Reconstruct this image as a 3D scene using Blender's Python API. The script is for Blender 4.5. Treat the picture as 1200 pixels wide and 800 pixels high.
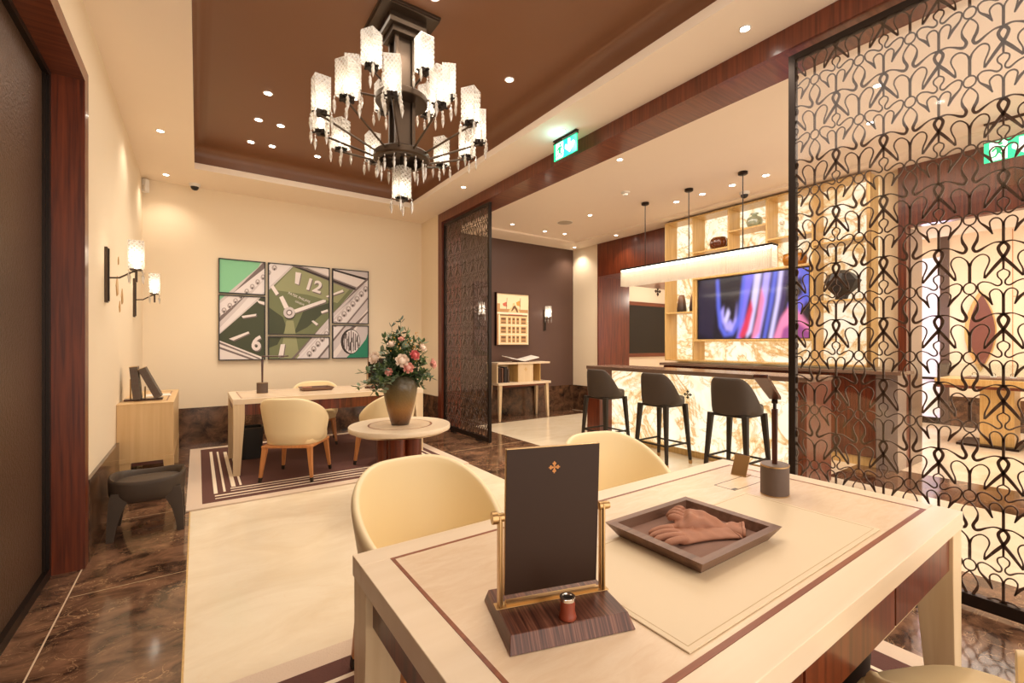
import bpy, bmesh, math, random
from mathutils import Vector, Matrix
random.seed(7)
for o in list(bpy.data.objects): bpy.data.objects.remove(o)
scene = bpy.context.scene
COL = scene.collection
# ------------------------------------------------------------ camera
ANG = math.radians(34.75)
cam_d = bpy.data.cameras.new('camera'); cam = bpy.data.objects.new('camera', cam_d); COL.objects.link(cam)
cam_d.sensor_width = 36; cam_d.lens = 36 * 531 / 1200; cam_d.shift_y = 3 / 1200; cam_d.clip_start = .02
cam.location = (0, 0, 1.3); cam.rotation_euler = (math.pi / 2, 0, -ANG)
scene.camera = cam
# ------------------------------------------------------------ world / exposure
w = bpy.data.worlds.new('world'); scene.world = w; w.use_nodes = True
w.node_tree.nodes['Background'].inputs[0].default_value = (1.0, .87, .74, 1)
w.node_tree.nodes['Background'].inputs[1].default_value = 1.6
vs = scene.view_settings
vs.view_transform = 'Standard'; vs.look = 'None'; vs.gamma = 1; vs.use_curve_mapping = False
vs.exposure = .66
WARM = (1.0, .87, .72)
SPOT_W = 22
def spot(x, y, z, power=SPOT_W, ang=95, col=WARM, rad=.03, aim=None):
    l = bpy.data.lights.new('spot_beam', 'SPOT'); l.energy = power; l.color = col
    l.spot_size = math.radians(ang); l.spot_blend = .8; l.shadow_soft_size = rad
    o = bpy.data.objects.new('spot_beam', l); COL.objects.link(o); o.location = (x, y, z)
    if aim: o.rotation_euler = (Vector(aim) - Vector((x, y, z))).to_track_quat('-Z', 'Y').to_euler()
    return o
def point(x, y, z, power, col=WARM, rad=.04):
    l = bpy.data.lights.new('point_glow', 'POINT'); l.energy = power; l.color = col; l.shadow_soft_size = rad
    o = bpy.data.objects.new('point_glow', l); COL.objects.link(o); o.location = (x, y, z); return o
# rectangular area lights, set below as unseen fill added under the ceilings
def area(x, y, z, sx, sy, power, col=WARM, rot=(0, 0, 0)):
    l = bpy.data.lights.new('area_fill', 'AREA'); l.shape = 'RECTANGLE'; l.size = sx; l.size_y = sy; l.energy = power; l.color = col
    o = bpy.data.objects.new('area_fill', l); COL.objects.link(o); o.location = (x, y, z); o.rotation_euler = rot; return o
area(1.2, 3.0, 3.5, 1.8, 5.5, 36)
area(4.7, 3.2, 3.17, 1.6, 5.5, 48)
area(8.0, 1.0, 3.0, 2.0, 3.0, 50)
# ------------------------------------------------------------ mesh builder
class MB:
    def __init__(s): s.v = []; s.f = []; s.m = []; s.mi = 0
    def add(s, vs_, fs):
        b = len(s.v); s.v += [tuple(p) for p in vs_]; s.f += [tuple(b + i for i in f) for f in fs]; s.m += [s.mi] * len(fs); return s
    def mat(s, i): s.mi = i; return s
    def box(s, x0, y0, z0, x1, y1, z1):
        return s.hexa([(x0,y0,z0),(x1,y0,z0),(x1,y1,z0),(x0,y1,z0),(x0,y0,z1),(x1,y0,z1),(x1,y1,z1),(x0,y1,z1)])
    def hexa(s, p):
        return s.add(p, [(3,2,1,0),(4,5,6,7),(0,1,5,4),(1,2,6,5),(2,3,7,6),(3,0,4,7)])
    def rings(s, rings, cap=True, closed=True):
        n = len(rings[0]); vs_ = [p for r in rings for p in r]; fs = []
        for i in range(len(rings) - 1):
            for j in range(n if closed else n - 1):
                k = (j + 1) % n; fs.append((i*n+j, i*n+k, (i+1)*n+k, (i+1)*n+j))
        if cap: fs.append(tuple(reversed(range(n)))); fs.append(tuple((len(rings)-1)*n + j for j in range(n)))
        return s.add(vs_, fs)
    def lathe(s, prof, c=(0,0,0), n=24, cap=True):
        return s.rings([[(c[0]+r*math.cos(2*math.pi*j/n), c[1]+r*math.sin(2*math.pi*j/n), c[2]+z) for j in range(n)] for r, z in prof], cap)
    def cyl(s, p0, p1, r0, r1=None, n=12, cap=True):
        r1 = r0 if r1 is None else r1
        a = Vector(p0); b = Vector(p1); d = (b - a).normalized()
        u = d.orthogonal().normalized(); v = d.cross(u)
        return s.rings([[tuple(c + u*r*math.cos(2*math.pi*j/n) + v*r*math.sin(2*math.pi*j/n)) for j in range(n)] for c, r in ((a, r0), (b, r1))], cap)
    def tube(s, pts, r, n=8):
        pts = [Vector(p) for p in pts]; rr = r if isinstance(r, (list, tuple)) else [r]*len(pts); out = []
        u = None
        for i, p in enumerate(pts):
            d = (pts[min(i+1, len(pts)-1)] - pts[max(i-1, 0)]).normalized()
            u = d.orthogonal().normalized() if u is None else (u - d*u.dot(d)).normalized()
            v = d.cross(u); out.append([tuple(p + u*rr[i]*math.cos(2*math.pi*j/n) + v*rr[i]*math.sin(2*math.pi*j/n)) for j in range(n)])
        return s.rings(out)
    def bar(s, p0, p1, w0, h0, w1=None, h1=None, side=(1,0,0)):
        # rectangular tapered bar, width w along `side`
        w1 = w0 if w1 is None else w1; h1 = h0 if h1 is None else h1
        a = Vector(p0); b = Vector(p1); d = (b-a).normalized(); u = Vector(side); u = (u - d*u.dot(d)).normalized(); v = d.cross(u)
        q = lambda c, w_, h_: [tuple(c + u*sx*w_/2 + v*sy*h_/2) for sx, sy in ((-1,-1),(1,-1),(1,1),(-1,1))]
        return s.rings([q(a, w0, h0), q(b, w1, h1)])
    def prism(s, poly, fn, d0, d1):
        n = len(poly)
        a = sum(poly[i][0]*poly[(i+1)%n][1]-poly[(i+1)%n][0]*poly[i][1] for i in range(n))
        if a < 0: poly = poly[::-1]
        return s.rings([[fn(p[0], p[1], d0) for p in poly], [fn(p[0], p[1], d1) for p in poly]])
    def build(s, name, mats, parent=None, smooth=None, bevel=0, loc=None, seg=2, fix=True):
        me = bpy.data.meshes.new(name); me.from_pydata(s.v, [], s.f)
        mats = mats if isinstance(mats, (list, tuple)) else [mats]
        for m in mats: me.materials.append(m)
        for p, i in zip(me.polygons, s.m): p.material_index = min(i, len(mats)-1)
        if fix and len(s.f) < 60000:
            bm = bmesh.new(); bm.from_mesh(me); bmesh.ops.recalc_face_normals(bm, faces=bm.faces); bm.to_mesh(me); bm.free()
        if smooth is not None:
            for p in me.polygons: p.use_smooth = True
            me.set_sharp_from_angle(angle=math.radians(smooth))
        o = bpy.data.objects.new(name, me); COL.objects.link(o)
        if parent: o.parent = parent
        if loc: o.location = loc
        if bevel:
            b = o.modifiers.new('bevel', 'BEVEL'); b.width = bevel; b.segments = seg; b.limit_method = 'ANGLE'
        return o
def tag(o, label=None, cat=None, group=None, kind=None):
    if label: o['label'] = label
    if cat: o['category'] = cat
    if group: o['group'] = group
    if kind: o['kind'] = kind
    return o
def thing(name, label, cat, loc=(0,0,0), rz=0, group=None):
    o = bpy.data.objects.new(name, None); COL.objects.link(o); o.empty_display_size = .05
    o.location = loc; o.rotation_euler = (0, 0, rz); return tag(o, label, cat, group)
def copy_tree(o, parent=None):
    c = o.copy(); COL.objects.link(c)
    if parent: c.parent = parent
    for ch in o.children: copy_tree(ch, c)
    return c
def dup(o, loc, rz, label, group=None):
    c = copy_tree(o); c.location = loc; c.rotation_euler = (0, 0, rz); c['label'] = label
    if group: c['group'] = group
    return c
def struct(name, mb, m, **k): return tag(mb.build(name, m, **k), kind='structure')
# ------------------------------------------------------------ materials
def S(r, g, b):
    f = lambda c: (c/255/12.92) if c/255 <= .04045 else ((c/255+.055)/1.055)**2.4
    return (f(r), f(g), f(b), 1)
def newmat(n):
    m = bpy.data.materials.new(n); m.use_nodes = True; return m, m.node_tree.nodes, m.node_tree.links, m.node_tree.nodes['Principled BSDF']
def plain(n, col, rough=.5, metal=0, emis=0, ecol=None, bump=0, bscale=200, coat=0, sheen=0, var=.06, spec=None, bdist=.002):
    m, N, L, B = newmat(n)
    B.inputs['Base Color'].default_value = col; B.inputs['Roughness'].default_value = rough; B.inputs['Metallic'].default_value = metal
    if emis: B.inputs['Emission Color'].default_value = ecol or col; B.inputs['Emission Strength'].default_value = emis
    if coat: B.inputs['Coat Weight'].default_value = coat; B.inputs['Coat Roughness'].default_value = .05
    if sheen: B.inputs['Sheen Weight'].default_value = sheen
    if spec is not None: B.inputs['Specular IOR Level'].default_value = spec
    tc = N.new('ShaderNodeTexCoord'); nt = N.new('ShaderNodeTexNoise'); nt.inputs['Scale'].default_value = bscale if bump else 6
    nt.inputs['Detail'].default_value = 4
    L.new(tc.outputs['Object'], nt.inputs['Vector'])
    if bump:
        bp = N.new('ShaderNodeBump'); bp.inputs['Strength'].default_value = bump; bp.inputs['Distance'].default_value = bdist
        L.new(nt.outputs['Fac'], bp.inputs['Height']); L.new(bp.outputs['Normal'], B.inputs['Normal'])
    elif var and not emis:
        r = N.new('ShaderNodeMapRange'); r.inputs['To Min'].default_value = 1-var; r.inputs['To Max'].default_value = 1+var
        mx = N.new('ShaderNodeVectorMath'); mx.operation = 'SCALE'; mx.inputs[0].default_value = col[:3]
        L.new(nt.outputs['Fac'], r.inputs['Value']); L.new(r.outputs[0], mx.inputs['Scale']); L.new(mx.outputs[0], B.inputs['Base Color'])
    return m
def ramp(N, stops):
    r = N.new('ShaderNodeValToRGB'); e = r.color_ramp.elements
    e[0].position, e[0].color = stops[0]; e[1].position, e[1].color = stops[-1]
    for p, c in stops[1:-1]:
        k = e.new(p); k.color = c
    return r
def wood(n, c1, c2, axis='Z', scale=60, rough=.3, dist=2.0, coat=0, c3=None):
    # stripes run along `axis`
    m, N, L, B = newmat(n); tc = N.new('ShaderNodeTexCoord'); mp = N.new('ShaderNodeMapping')
    sc = {'YZ': (1, .03, .03), 'X': (.04, 1, 1), 'Y': (1, .04, 1), 'Z': (1, 1, .04)}[axis]
    mp.inputs['Scale'].default_value = sc
    L.new(tc.outputs['Object'], mp.inputs['Vector'])
    n1 = N.new('ShaderNodeTexNoise'); n1.inputs['Scale'].default_value = scale; n1.inputs['Detail'].default_value = 6; n1.inputs['Distortion'].default_value = dist*.2
    L.new(mp.outputs[0], n1.inputs['Vector'])
    st = [(.3, c1), (.7, c2)] if not c3 else [(.28, c1), (.5, c3), (.72, c2)]
    r = ramp(N, st); L.new(n1.outputs['Fac'], r.inputs[0]); L.new(r.outputs[0], B.inputs['Base Color'])
    B.inputs['Roughness'].default_value = rough
    if coat: B.inputs['Coat Weight'].default_value = coat; B.inputs['Coat Roughness'].default_value = .08
    return m
def marble(n, base, dark, vein, scale=2.0, vw=.03, rough=.1, stretch=(1,1,1), vm=1.0):
    m, N, L, B = newmat(n); tc = N.new('ShaderNodeTexCoord'); mp = N.new('ShaderNodeMapping'); mp.inputs['Scale'].default_value = stretch
    L.new(tc.outputs['Object'], mp.inputs['Vector'])
    a = N.new('ShaderNodeTexNoise'); a.inputs['Scale'].default_value = scale; a.inputs['Detail'].default_value = 9; a.inputs['Roughness'].default_value = .65; a.inputs['Distortion'].default_value = .8
    L.new(mp.outputs[0], a.inputs['Vector'])
    r = ramp(N, [(.36, dark), (.64, base)]); L.new(a.outputs['Fac'], r.inputs[0])
    b = N.new('ShaderNodeTexNoise'); b.inputs['Scale'].default_value = scale*1.7; b.inputs['Detail'].default_value = 7; b.inputs['Distortion'].default_value = 1.6
    L.new(mp.outputs[0], b.inputs['Vector'])
    s1 = N.new('ShaderNodeMath'); s1.operation = 'SUBTRACT'; s1.inputs[1].default_value = .5; L.new(b.outputs['Fac'], s1.inputs[0])
    s2 = N.new('ShaderNodeMath'); s2.operation = 'ABSOLUTE'; L.new(s1.outputs[0], s2.inputs[0])
    r2 = ramp(N, [(0, (1,1,1,1)), (vw, (0,0,0,1))]); L.new(s2.outputs[0], r2.inputs[0])
    mx = N.new('ShaderNodeMix'); mx.data_type = 'RGBA'; mx.inputs[7].default_value = vein
    c_ = N.new('ShaderNodeTexNoise'); c_.inputs['Scale'].default_value = scale*.7; c_.inputs['Detail'].default_value = 3; L.new(mp.outputs[0], c_.inputs['Vector'])
    c2 = N.new('ShaderNodeMapRange'); c2.inputs['From Min'].default_value = .42; c2.inputs['From Max'].default_value = .62; c2.inputs['To Max'].default_value = vm; L.new(c_.outputs['Fac'], c2.inputs['Value'])
    c3 = N.new('ShaderNodeMath'); c3.operation = 'MULTIPLY'; L.new(r2.outputs[0], c3.inputs[0]); L.new(c2.outputs[0], c3.inputs[1])
    L.new(c3.outputs[0], mx.inputs[0]); L.new(r.outputs[0], mx.inputs[6]); L.new(mx.outputs[2], B.inputs['Base Color'])
    B.inputs['Roughness'].default_value = rough
    return m
M = {}
M['wall'] = plain('cream_wallpaper', S(238, 221, 193), .75, bump=.08, bscale=160)
M['ceiling'] = plain('cream_plaster', S(248, 232, 212), .8, var=.01)
M['cornice'] = M['ceiling']
M['tray'] = plain('brown_satin_ceiling', S(132, 91, 64), .36, var=.02)
M['darkwall'] = plain('dark_taupe_wallcovering', S(92, 68, 58), .42, bump=.25, bscale=120, spec=.35)
M['hide'] = plain('embossed_dark_panel', S(104, 80, 62), .33, .45, bump=1, bscale=75, bdist=.004)
M['rose_z'] = wood('rosewood_upright', S(70, 27, 14), S(124, 57, 29), 'Z', 55, .3, coat=.12)
M['rose_y'] = wood('rosewood_beam_face', S(86, 38, 22), S(124, 62, 38), 'Z', 60, .3, coat=.2)
M['rose_x'] = wood('rosewood_crossgrain', S(90, 42, 26), S(130, 72, 46), 'X', 45, .3, coat=.2)
M['rose_dark'] = wood('dark_rosewood', S(42, 18, 11), S(92, 46, 28), 'Z', 110, .3, coat=.2)
M['mirrorwood'] = wood('striped_dark_wood', S(58, 30, 22), S(140, 92, 72), 'YZ', 260, .32, c3=S(96, 56, 42))
M['blond_z'] = wood('blond_wood_upright', S(218, 190, 148), S(232, 208, 170), 'Z', 30, .35)
M['blond_x'] = wood('blond_wood_length', S(228, 207, 178), S(234, 215, 188), 'X', 22, .3)
M['burl'] = marble('pale_figured_veneer', S(232, 210, 182), S(225, 199, 168), S(223, 196, 164), 5, .02, .25, (2, 7, 1), vm=.4)
M['lining'] = wood('gold_wood_lining', S(196, 156, 92), S(222, 186, 122), 'Z', 50, .3)
M['oak'] = wood('orange_oak', S(190, 122, 68), S(216, 150, 92), 'Z', 60, .35)
M['marble_d'] = marble('dark_brown_marble', S(134, 98, 74), S(54, 36, 27), S(205, 165, 122), 4.2, .012, .09, (1, 1.4, 1), vm=.8)
M['marble_w'] = marble('dark_wainscot_marble', S(112, 80, 58), S(42, 28, 21), S(160, 118, 84), 6.0, .014, .16, vm=.6)
M['marble_c'] = marble('cream_marble', S(240, 226, 200), S(228, 210, 180), S(232, 208, 172), 1.6, .02, .16, (1, 2, 1), vm=.35)
M['white_line'] = plain('pale_metal_line', S(214, 190, 160), .4)
M['black'] = plain('bronze_black_metal', S(44, 34, 28), .35, .6)
M['bronze'] = plain('dark_bronze', S(84, 70, 58), .35, .8)
M['iron'] = plain('dark_brown_lattice', S(72, 52, 38), .45, spec=.35)
M['brass'] = plain('brushed_brass', S(186, 152, 106), .3, 1)
M['chrome'] = plain('chrome', S(220, 214, 206), .12, 1)
M['leather'] = plain('cream_leather', S(240, 220, 178), .42, bump=.05, bscale=400)
M['leather_in'] = plain('cream_leather_lining', S(240, 218, 170), .42, bump=.05, bscale=400)
M['grey_leather'] = plain('charcoal_leather', S(72, 60, 50), .5, bump=.12, bscale=300, spec=.3)
M['char'] = plain('charcoal_stained_wood', S(50, 42, 34), .45, spec=.3)
M['dk_leather'] = plain('taupe_leather', S(92, 74, 64), .55, bump=.2, bscale=300)
M['pad'] = plain('cream_leather_pad', S(222, 202, 170), .45, bump=.04, bscale=500)
M['stitch'] = plain('stitch_thread', S(196, 170, 130), .7)
M['inlay'] = wood('rosewood_inlay', S(120, 64, 40), S(150, 88, 58), 'X', 60, .35)
M['rug_brown'] = plain('brown_rug_pile', S(98, 62, 54), .95, bump=.8, bscale=140)
M['rug_beige'] = plain('beige_rug_pile', S(218, 196, 174), .95, bump=.8, bscale=140)
M['rug_cream'] = plain('cream_rug_stripe', S(244, 228, 204), .95, bump=.8, bscale=140)
M['white'] = plain('white_plastic', S(235, 230, 222), .4)
M['glow'] = plain('lamp_lens', (1, .86, .66, 1), .5, emis=14, ecol=(1, .92, .8, 1))
M['bulb'] = plain('candle_bulb', (1, .85, .6, 1), .5, emis=9, ecol=(1, .9, .74, 1))
M['strip'] = plain('lit_strip', (1, .85, .6, 1), .5, emis=4, ecol=(1, .9, .74, 1))
M['dark'] = plain('soft_black', S(28, 24, 22), .35)
M['bin'] = plain('dark_green_black_leather', S(38, 36, 32), .45)
M['felt'] = plain('brown_suede', S(136, 104, 90), .9, bump=.3, bscale=300)
M['traywood'] = wood('brown_tray_wood', S(98, 70, 56), S(132, 100, 82), 'X', 50, .4)
M['glove'] = plain('tan_glove_fabric', S(164, 112, 86), .6, bump=.2, bscale=260)
def glassy(n, tint, trans, rough=.05, transl=0, tl_col=(1,.95,.88,1), pattern=False):
    m = bpy.data.materials.new(n); m.use_nodes = True; N = m.node_tree.nodes; L = m.node_tree.links
    for q in list(N): N.remove(q)
    out = N.new('ShaderNodeOutputMaterial'); tr = N.new('ShaderNodeBsdfTransparent'); tr.inputs[0].default_value = tint
    gl = N.new('ShaderNodeBsdfGlossy'); gl.inputs['Roughness'].default_value = rough
    mx = N.new('ShaderNodeMixShader'); mx.inputs[0].default_value = 1 - trans
    L.new(tr.outputs[0], mx.inputs[1]); L.new(gl.outputs[0], mx.inputs[2]); last = mx
    if transl:
        tl = N.new('ShaderNodeBsdfTranslucent'); tl.inputs[0].default_value = tl_col; df = N.new('ShaderNodeBsdfDiffuse'); df.inputs[0].default_value = tl_col
        m1 = N.new('ShaderNodeMixShader'); m1.inputs[0].default_value = .35; L.new(tl.outputs[0], m1.inputs[1]); L.new(df.outputs[0], m1.inputs[2])
        m2 = N.new('ShaderNodeMixShader'); m2.inputs[0].default_value = transl; L.new(mx.outputs[0], m2.inputs[1]); L.new(m1.outputs[0], m2.inputs[2]); last = m2
        if pattern:
            tc = N.new('ShaderNodeTexCoord'); ws = []
            for k in (1, -1):
                mp = N.new('ShaderNodeMapping'); mp.inputs['Rotation'].default_value = (k*.7, k*.7, 0); L.new(tc.outputs['Object'], mp.inputs[0])
                wv = N.new('ShaderNodeTexWave'); wv.inputs['Scale'].default_value = 17; wv.bands_direction = 'Z'; L.new(mp.outputs[0], wv.inputs[0]); ws.append(wv)
            mu = N.new('ShaderNodeMath'); mu.operation = 'MAXIMUM'; L.new(ws[0].outputs['Fac'], mu.inputs[0]); L.new(ws[1].outputs['Fac'], mu.inputs[1])
            mr = N.new('ShaderNodeMapRange'); mr.inputs['To Min'].default_value = transl*.25; mr.inputs['To Max'].default_value = min(1, transl*1.9)
            L.new(mu.outputs[0], mr.inputs['Value']); L.new(mr.outputs[0], m2.inputs[0])
    L.new(last.outputs[0], out.inputs[0]); return m
M['pane'] = glassy('screen_glass', (.95, .94, .94, 1), .96, .04)
M['shade'] = glassy('cut_crystal_shade', (1, .99, .97, 1), .82, .08, .25, (.8, .78, .74, 1), pattern=True)
M['crystal'] = glassy('crystal', (.97, .95, .9, 1), .55, .05, .3)
M['glass'] = glassy('clear_glass', (.94, .97, .95, 1), .85, .03)
M['frost'] = glassy('pale_glass_vase', (.9, .95, .9, 1), .7, .05, .3, (.8, .9, .82, 1))
M['tabletopglass'] = glassy('vitrine_glass', (.96, .99, .98, 1), .97, .03)
def onyx(n, strength):
    m, N, L, B = newmat(n); tc = N.new('ShaderNodeTexCoord')
    def nz(sc, det, dis, off):
        mp = N.new('ShaderNodeMapping'); mp.inputs['Location'].default_value = (off, off*2, off*.5); L.new(tc.outputs['Object'], mp.inputs[0])
        a = N.new('ShaderNodeTexNoise'); a.inputs['Scale'].default_value = sc; a.inputs['Detail'].default_value = det; a.inputs['Distortion'].default_value = dis; a.inputs['Roughness'].default_value = .6
        L.new(mp.outputs[0], a.inputs['Vector']); return a
    a = nz(1.5, 7, 1.2, 0); b = nz(2.2, 6, 1.6, 7)
    w_ = S(255, 248, 234)
    r = ramp(N, [(.30, S(248, 228, 190)), (.40, w_), (.485, S(252, 240, 216)), (.512, S(206, 160, 100)), (.545, S(246, 224, 184)), (.60, w_), (.72, S(232, 198, 144))]); L.new(a.outputs['Fac'], r.inputs[0])
    r2 = ramp(N, [(.3, w_), (.475, w_), (.50, S(226, 190, 136)), (.525, w_), (.58, w_), (.68, S(240, 214, 170))]); L.new(b.outputs['Fac'], r2.inputs[0])
    mx = N.new('ShaderNodeMix'); mx.data_type = 'RGBA'; mx.blend_type = 'MULTIPLY'; mx.inputs[0].default_value = .9
    L.new(r.outputs[0], mx.inputs[6]); L.new(r2.outputs[0], mx.inputs[7])
    L.new(mx.outputs[2], B.inputs['Emission Color']); B.inputs['Emission Strength'].default_value = strength
    B.inputs['Base Color'].default_value = S(110, 95, 78); B.inputs['Roughness'].default_value = .3
    return m
M['onyx'] = onyx('backlit_onyx', .80)
def flat(n, c, rough=.6, emis=0):
    return plain(n, c, rough, emis=emis, ecol=c, var=0)
# ------------------------------------------------------------ 2D helpers for flat art
def clip_rect(poly, x0, y0, x1, y1):
    def cl(p, inside, inter):
        o = []
        for i in range(len(p)):
            a, b = p[i-1], p[i]; ia, ib = inside(a), inside(b)
            if ib:
                if not ia: o.append(inter(a, b))
                o.append(b)
            elif ia: o.append(inter(a, b))
        return o
    def ix(x): return lambda a, b: (x, a[1] + (b[1]-a[1])*(x-a[0])/(b[0]-a[0]))
    def iy(y): return lambda a, b: (a[0] + (b[0]-a[0])*(y-a[1])/(b[1]-a[1]), y)
    for ins, it in ((lambda p: p[0] >= x0, ix(x0)), (lambda p: p[0] <= x1, ix(x1)), (lambda p: p[1] >= y0, iy(y0)), (lambda p: p[1] <= y1, iy(y1))):
        if len(poly) < 3: return []
        poly = cl(poly, ins, it)
    return poly
def text_polys(s, size=1.0, bold=0):
    c = bpy.data.curves.new('lettering', 'FONT'); c.body = s; c.size = size; c.resolution_u = 3; c.offset = bold
    o = bpy.data.objects.new('lettering', c); COL.objects.link(o)
    dg = bpy.context.evaluated_depsgraph_get(); me = bpy.data.meshes.new_from_object(o.evaluated_get(dg))
    out = [[(me.vertices[i].co.x, me.vertices[i].co.y) for i in p.vertices] for p in me.polygons]
    bpy.data.objects.remove(o); bpy.data.curves.remove(c); bpy.data.meshes.remove(me)
    return out
def circ(cx, cy, r, n=20, ry=None): return [(cx + r*math.cos(2*math.pi*i/n), cy + (ry or r)*math.sin(2*math.pi*i/n)) for i in range(n)]
def emblem_polys(cx, cy, r):
    # four-armed fleury cross
    out = []
    base = [[(0, 0), (.10, .18), (.05, .60), (-.05, .60), (-.10, .18)], circ(0, .88, .10, 10), circ(-.19, .63, .135, 10), circ(.19, .63, .135, 10),
            [(-.12, .55), (.12, .55), (.1, .98), (-.1, .98)], [(.04, .14), (.25, .46), (.20, .54), (.02, .2)], [(-.04, .14), (-.25, .46), (-.20, .54), (-.02, .2)]]
    for k in range(4):
        a = k*math.pi/2; c, s_ = math.cos(a), math.sin(a)
        for p in base: out.append([(cx + r*(x*c - y*s_), cy + r*(x*s_ + y*c)) for x, y in p])
    return out
# ============================================================ ROOM SHELL
def floor():
    xs = [-1.2, -.05, 2.42, 3.52, 5.2, 6.12, 13]; ys = [-1.6, .6, 6.35, 6.9, 8.6]
    mb = MB(); 
    def cell(x0, y0, x1, y1, m): mb.mat(m).box(x0, y0, -.1, x1, y1, 0)
    cell(-1.2, -1.6, -.05, 7.3, 0); cell(-.05, -1.6, 2.42, 6.62, 1); cell(-.05, 6.62, 2.42, 7.3, 0)
    cell(2.42, -1.6, 3.6, 7.3, 0); cell(3.6, -1.6, 5.1, 6.25, 1); cell(3.6, 6.25, 6.12, 7.3, 0)
    cell(5.1, -1.6, 5.95, 1.9, 0); cell(5.1, 1.9, 6.12, 6.25, 1); cell(5.95, -1.6, 6.12, 1.9, 1)
    cell(6.12, -1.6, 13, 7.3, 1)
    struct('floor', mb, [M['marble_d'], M['marble_c']])
floor()
t = MB(); t.box(-.552, -1.6, .0, -.546, 6.98, .0015); struct('trim_1', t, M['white_line'])
t = MB(); t.box(2.42, .705, 0, 3.05, .709, .001).box(2.42, 3.1, 0, 3.6, 3.104, .001).box(2.42, 1.9, 0, 3.6, 1.904, .001).box(2.42, 4.9, 0, 3.6, 4.904, .001)
t.box(-.54, 3.2, 0, -.05, 3.203, .001).box(-.54, 4.4, 0, -.05, 4.403, .001).box(-.54, 2.0, 0, -.05, 2.003, .001)
struct('trim_2', t, M['stitch'])
t = MB(); t.box(-.053, -1.6, 0, -.045, 6.62, .0015); struct('trim_10', t, M['lining'])
# left wall with portal opening
t = MB(); t.box(-.75, 3.66, 0, -.55, 7.2, 3.3).box(-.75, -1.6, 2.9, -.55, 3.66, 3.3); struct('wall_left', t, M['wall'])
t = MB(); t.box(-.75, 7.05, 0, 3.3, 7.2, 3.3); struct('wall_back', t, M['wall'])
t = MB(); t.box(3.06, 6.42, 0, 3.3, 7.05, 3.3); struct('wall_return', t, M['wall'])
t = MB(); t.box(-.55, 3.661, 0, -.53, 7.03, .49); struct('baseboard_left', t, M['marble_w'])
t = MB(); t.box(-.53, 7.03, 0, 3.06, 7.05, .49); struct('baseboard_back', t, M['marble_w'])
t = MB(); t.box(3.04, 6.42, 0, 3.06, 7.03, .49); struct('baseboard_return', t, M['marble_w'])
# wooden portal on the left and the embossed panel in it
t = MB(); t.box(-.69, 3.56, 0, -.535, 3.66, 2.9); struct('trim_3', t, M['rose_z'])
t = MB(); t.box(-.69, -1.6, 2.82, -.535, 3.56, 2.9); struct('trim_4', t, M['rose_x'])
t = MB(); t.box(-.75, -1.6, 0, -.70, 3.56, 2.82); struct('wall_panel', t, M['hide'])
t = MB(); t.box(-.70, -1.6, 0, -.675, 3.56, .05).box(-.70, 3.53, .05, -.675, 3.56, 2.82).box(-.70, -1.6, 2.79, -.675, 3.53, 2.82).box(-.70, 3.50, .05, -.688, 3.53, 2.79)
struct('trim_5', t, M['black'])
# ceilings
TX0, TX1, TY0, TY1 = -.03, 2.57, -1.3, 6.31
t = MB(); t.box(-.75, -1.6, 3.3, TX0, 7.2, 3.37).box(TX1, -1.6, 3.3, 3.3, 7.2, 3.37).box(TX0, TY1, 3.3, TX1, 7.2, 3.37).box(TX0, -1.6, 3.3, TX1, TY0, 3.37)
struct('ceiling', t, M['ceiling'])
# brown tray with coved rim
def rr(x0, y0, x1, y1, z): return [(x0, y0, z), (x1, y0, z), (x1, y1, z), (x0, y1, z)]
rg = []
for k in range(7):
    a = math.pi/2*k/6; e = .02 - .14*(1-math.cos(a)); rg.append(rr(TX0-e, TY0-e, TX1+e, TY1+e, 3.45+.12*math.sin(a)))
t = MB(); t.rings([rr(TX0-.02, TY0-.02, TX1+.02, TY1+.02, 3.371)] + rg, cap=False); n_ = len(t.v)
t.v += [(TX0-.2, TY0-.2, 3.62), (TX1+.2, TY0-.2, 3.62), (TX1+.2, TY1+.2, 3.62), (TX0-.2, TY1+.2, 3.62)]
t.f.append((n_-4, n_-3, n_-2, n_-1)); t.m.append(0); t.f.append((n_, n_+1, n_+2, n_+3)); t.m.append(0)
struct('ceiling_tray', t, M['tray'], smooth=40, fix=False)
# beam and jamb of the partition
t = MB(); t.box(3.06, -1.6, 3.16, 3.10, 6.42, 3.298); struct('trim_6', t, M['rose_y'])
t = MB(); t.box(3.10, -1.6, 3.16, 3.40, 6.42, 3.298); struct('trim_7', t, M['rose_x'])
t = MB(); t.box(3.06, 6.30, 0, 3.40, 6.42, 3.16); struct('trim_8', t, M['rose_z'])
# foyer
t = MB(); t.box(3.4, -1.6, 3.2, 6.4, 6.95, 3.3); t.box(3.4, 6.25, 3.17, 6.17, 6.95, 3.2).box(5.75, -1.6, 3.17, 6.4, 6.25, 3.2)
struct('ceiling_foyer', t, M['ceiling'])
t = MB(); t.box(3.3, 6.75, 0, 6.3, 6.95, 3.17); struct('wall_foyer_back', t, M['darkwall'])
t = MB(); t.box(3.4, 6.73, 0, 6.15, 6.75, .49); struct('baseboard_foyer_back', t, M['marble_w'])
t = MB(); t.box(6.17, 6.06, 0, 6.3, 6.75, 3.17); struct('wall_foyer_right', t, M['wall'])
t = MB(); t.box(6.15, 6.06, 0, 6.17, 6.73, .49); struct('baseboard_foyer_right', t, M['marble_w'])
t = MB(); t.box(6.15, 4.4, 2.56, 6.3, 6.06, 3.17).box(6.15, 6.03, 0, 6.92, 6.06, 2.56).box(6.92, 6.03, 0, 7.0, 6.06, 2.56)
struct('wall_wood_recess', t, M['rose_z'])
t = MB(); t.box(6.3, 4.2, 2.56, 9.6, 6.9, 2.6); struct('ceiling_recess', t, M['rose_x'])
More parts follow.
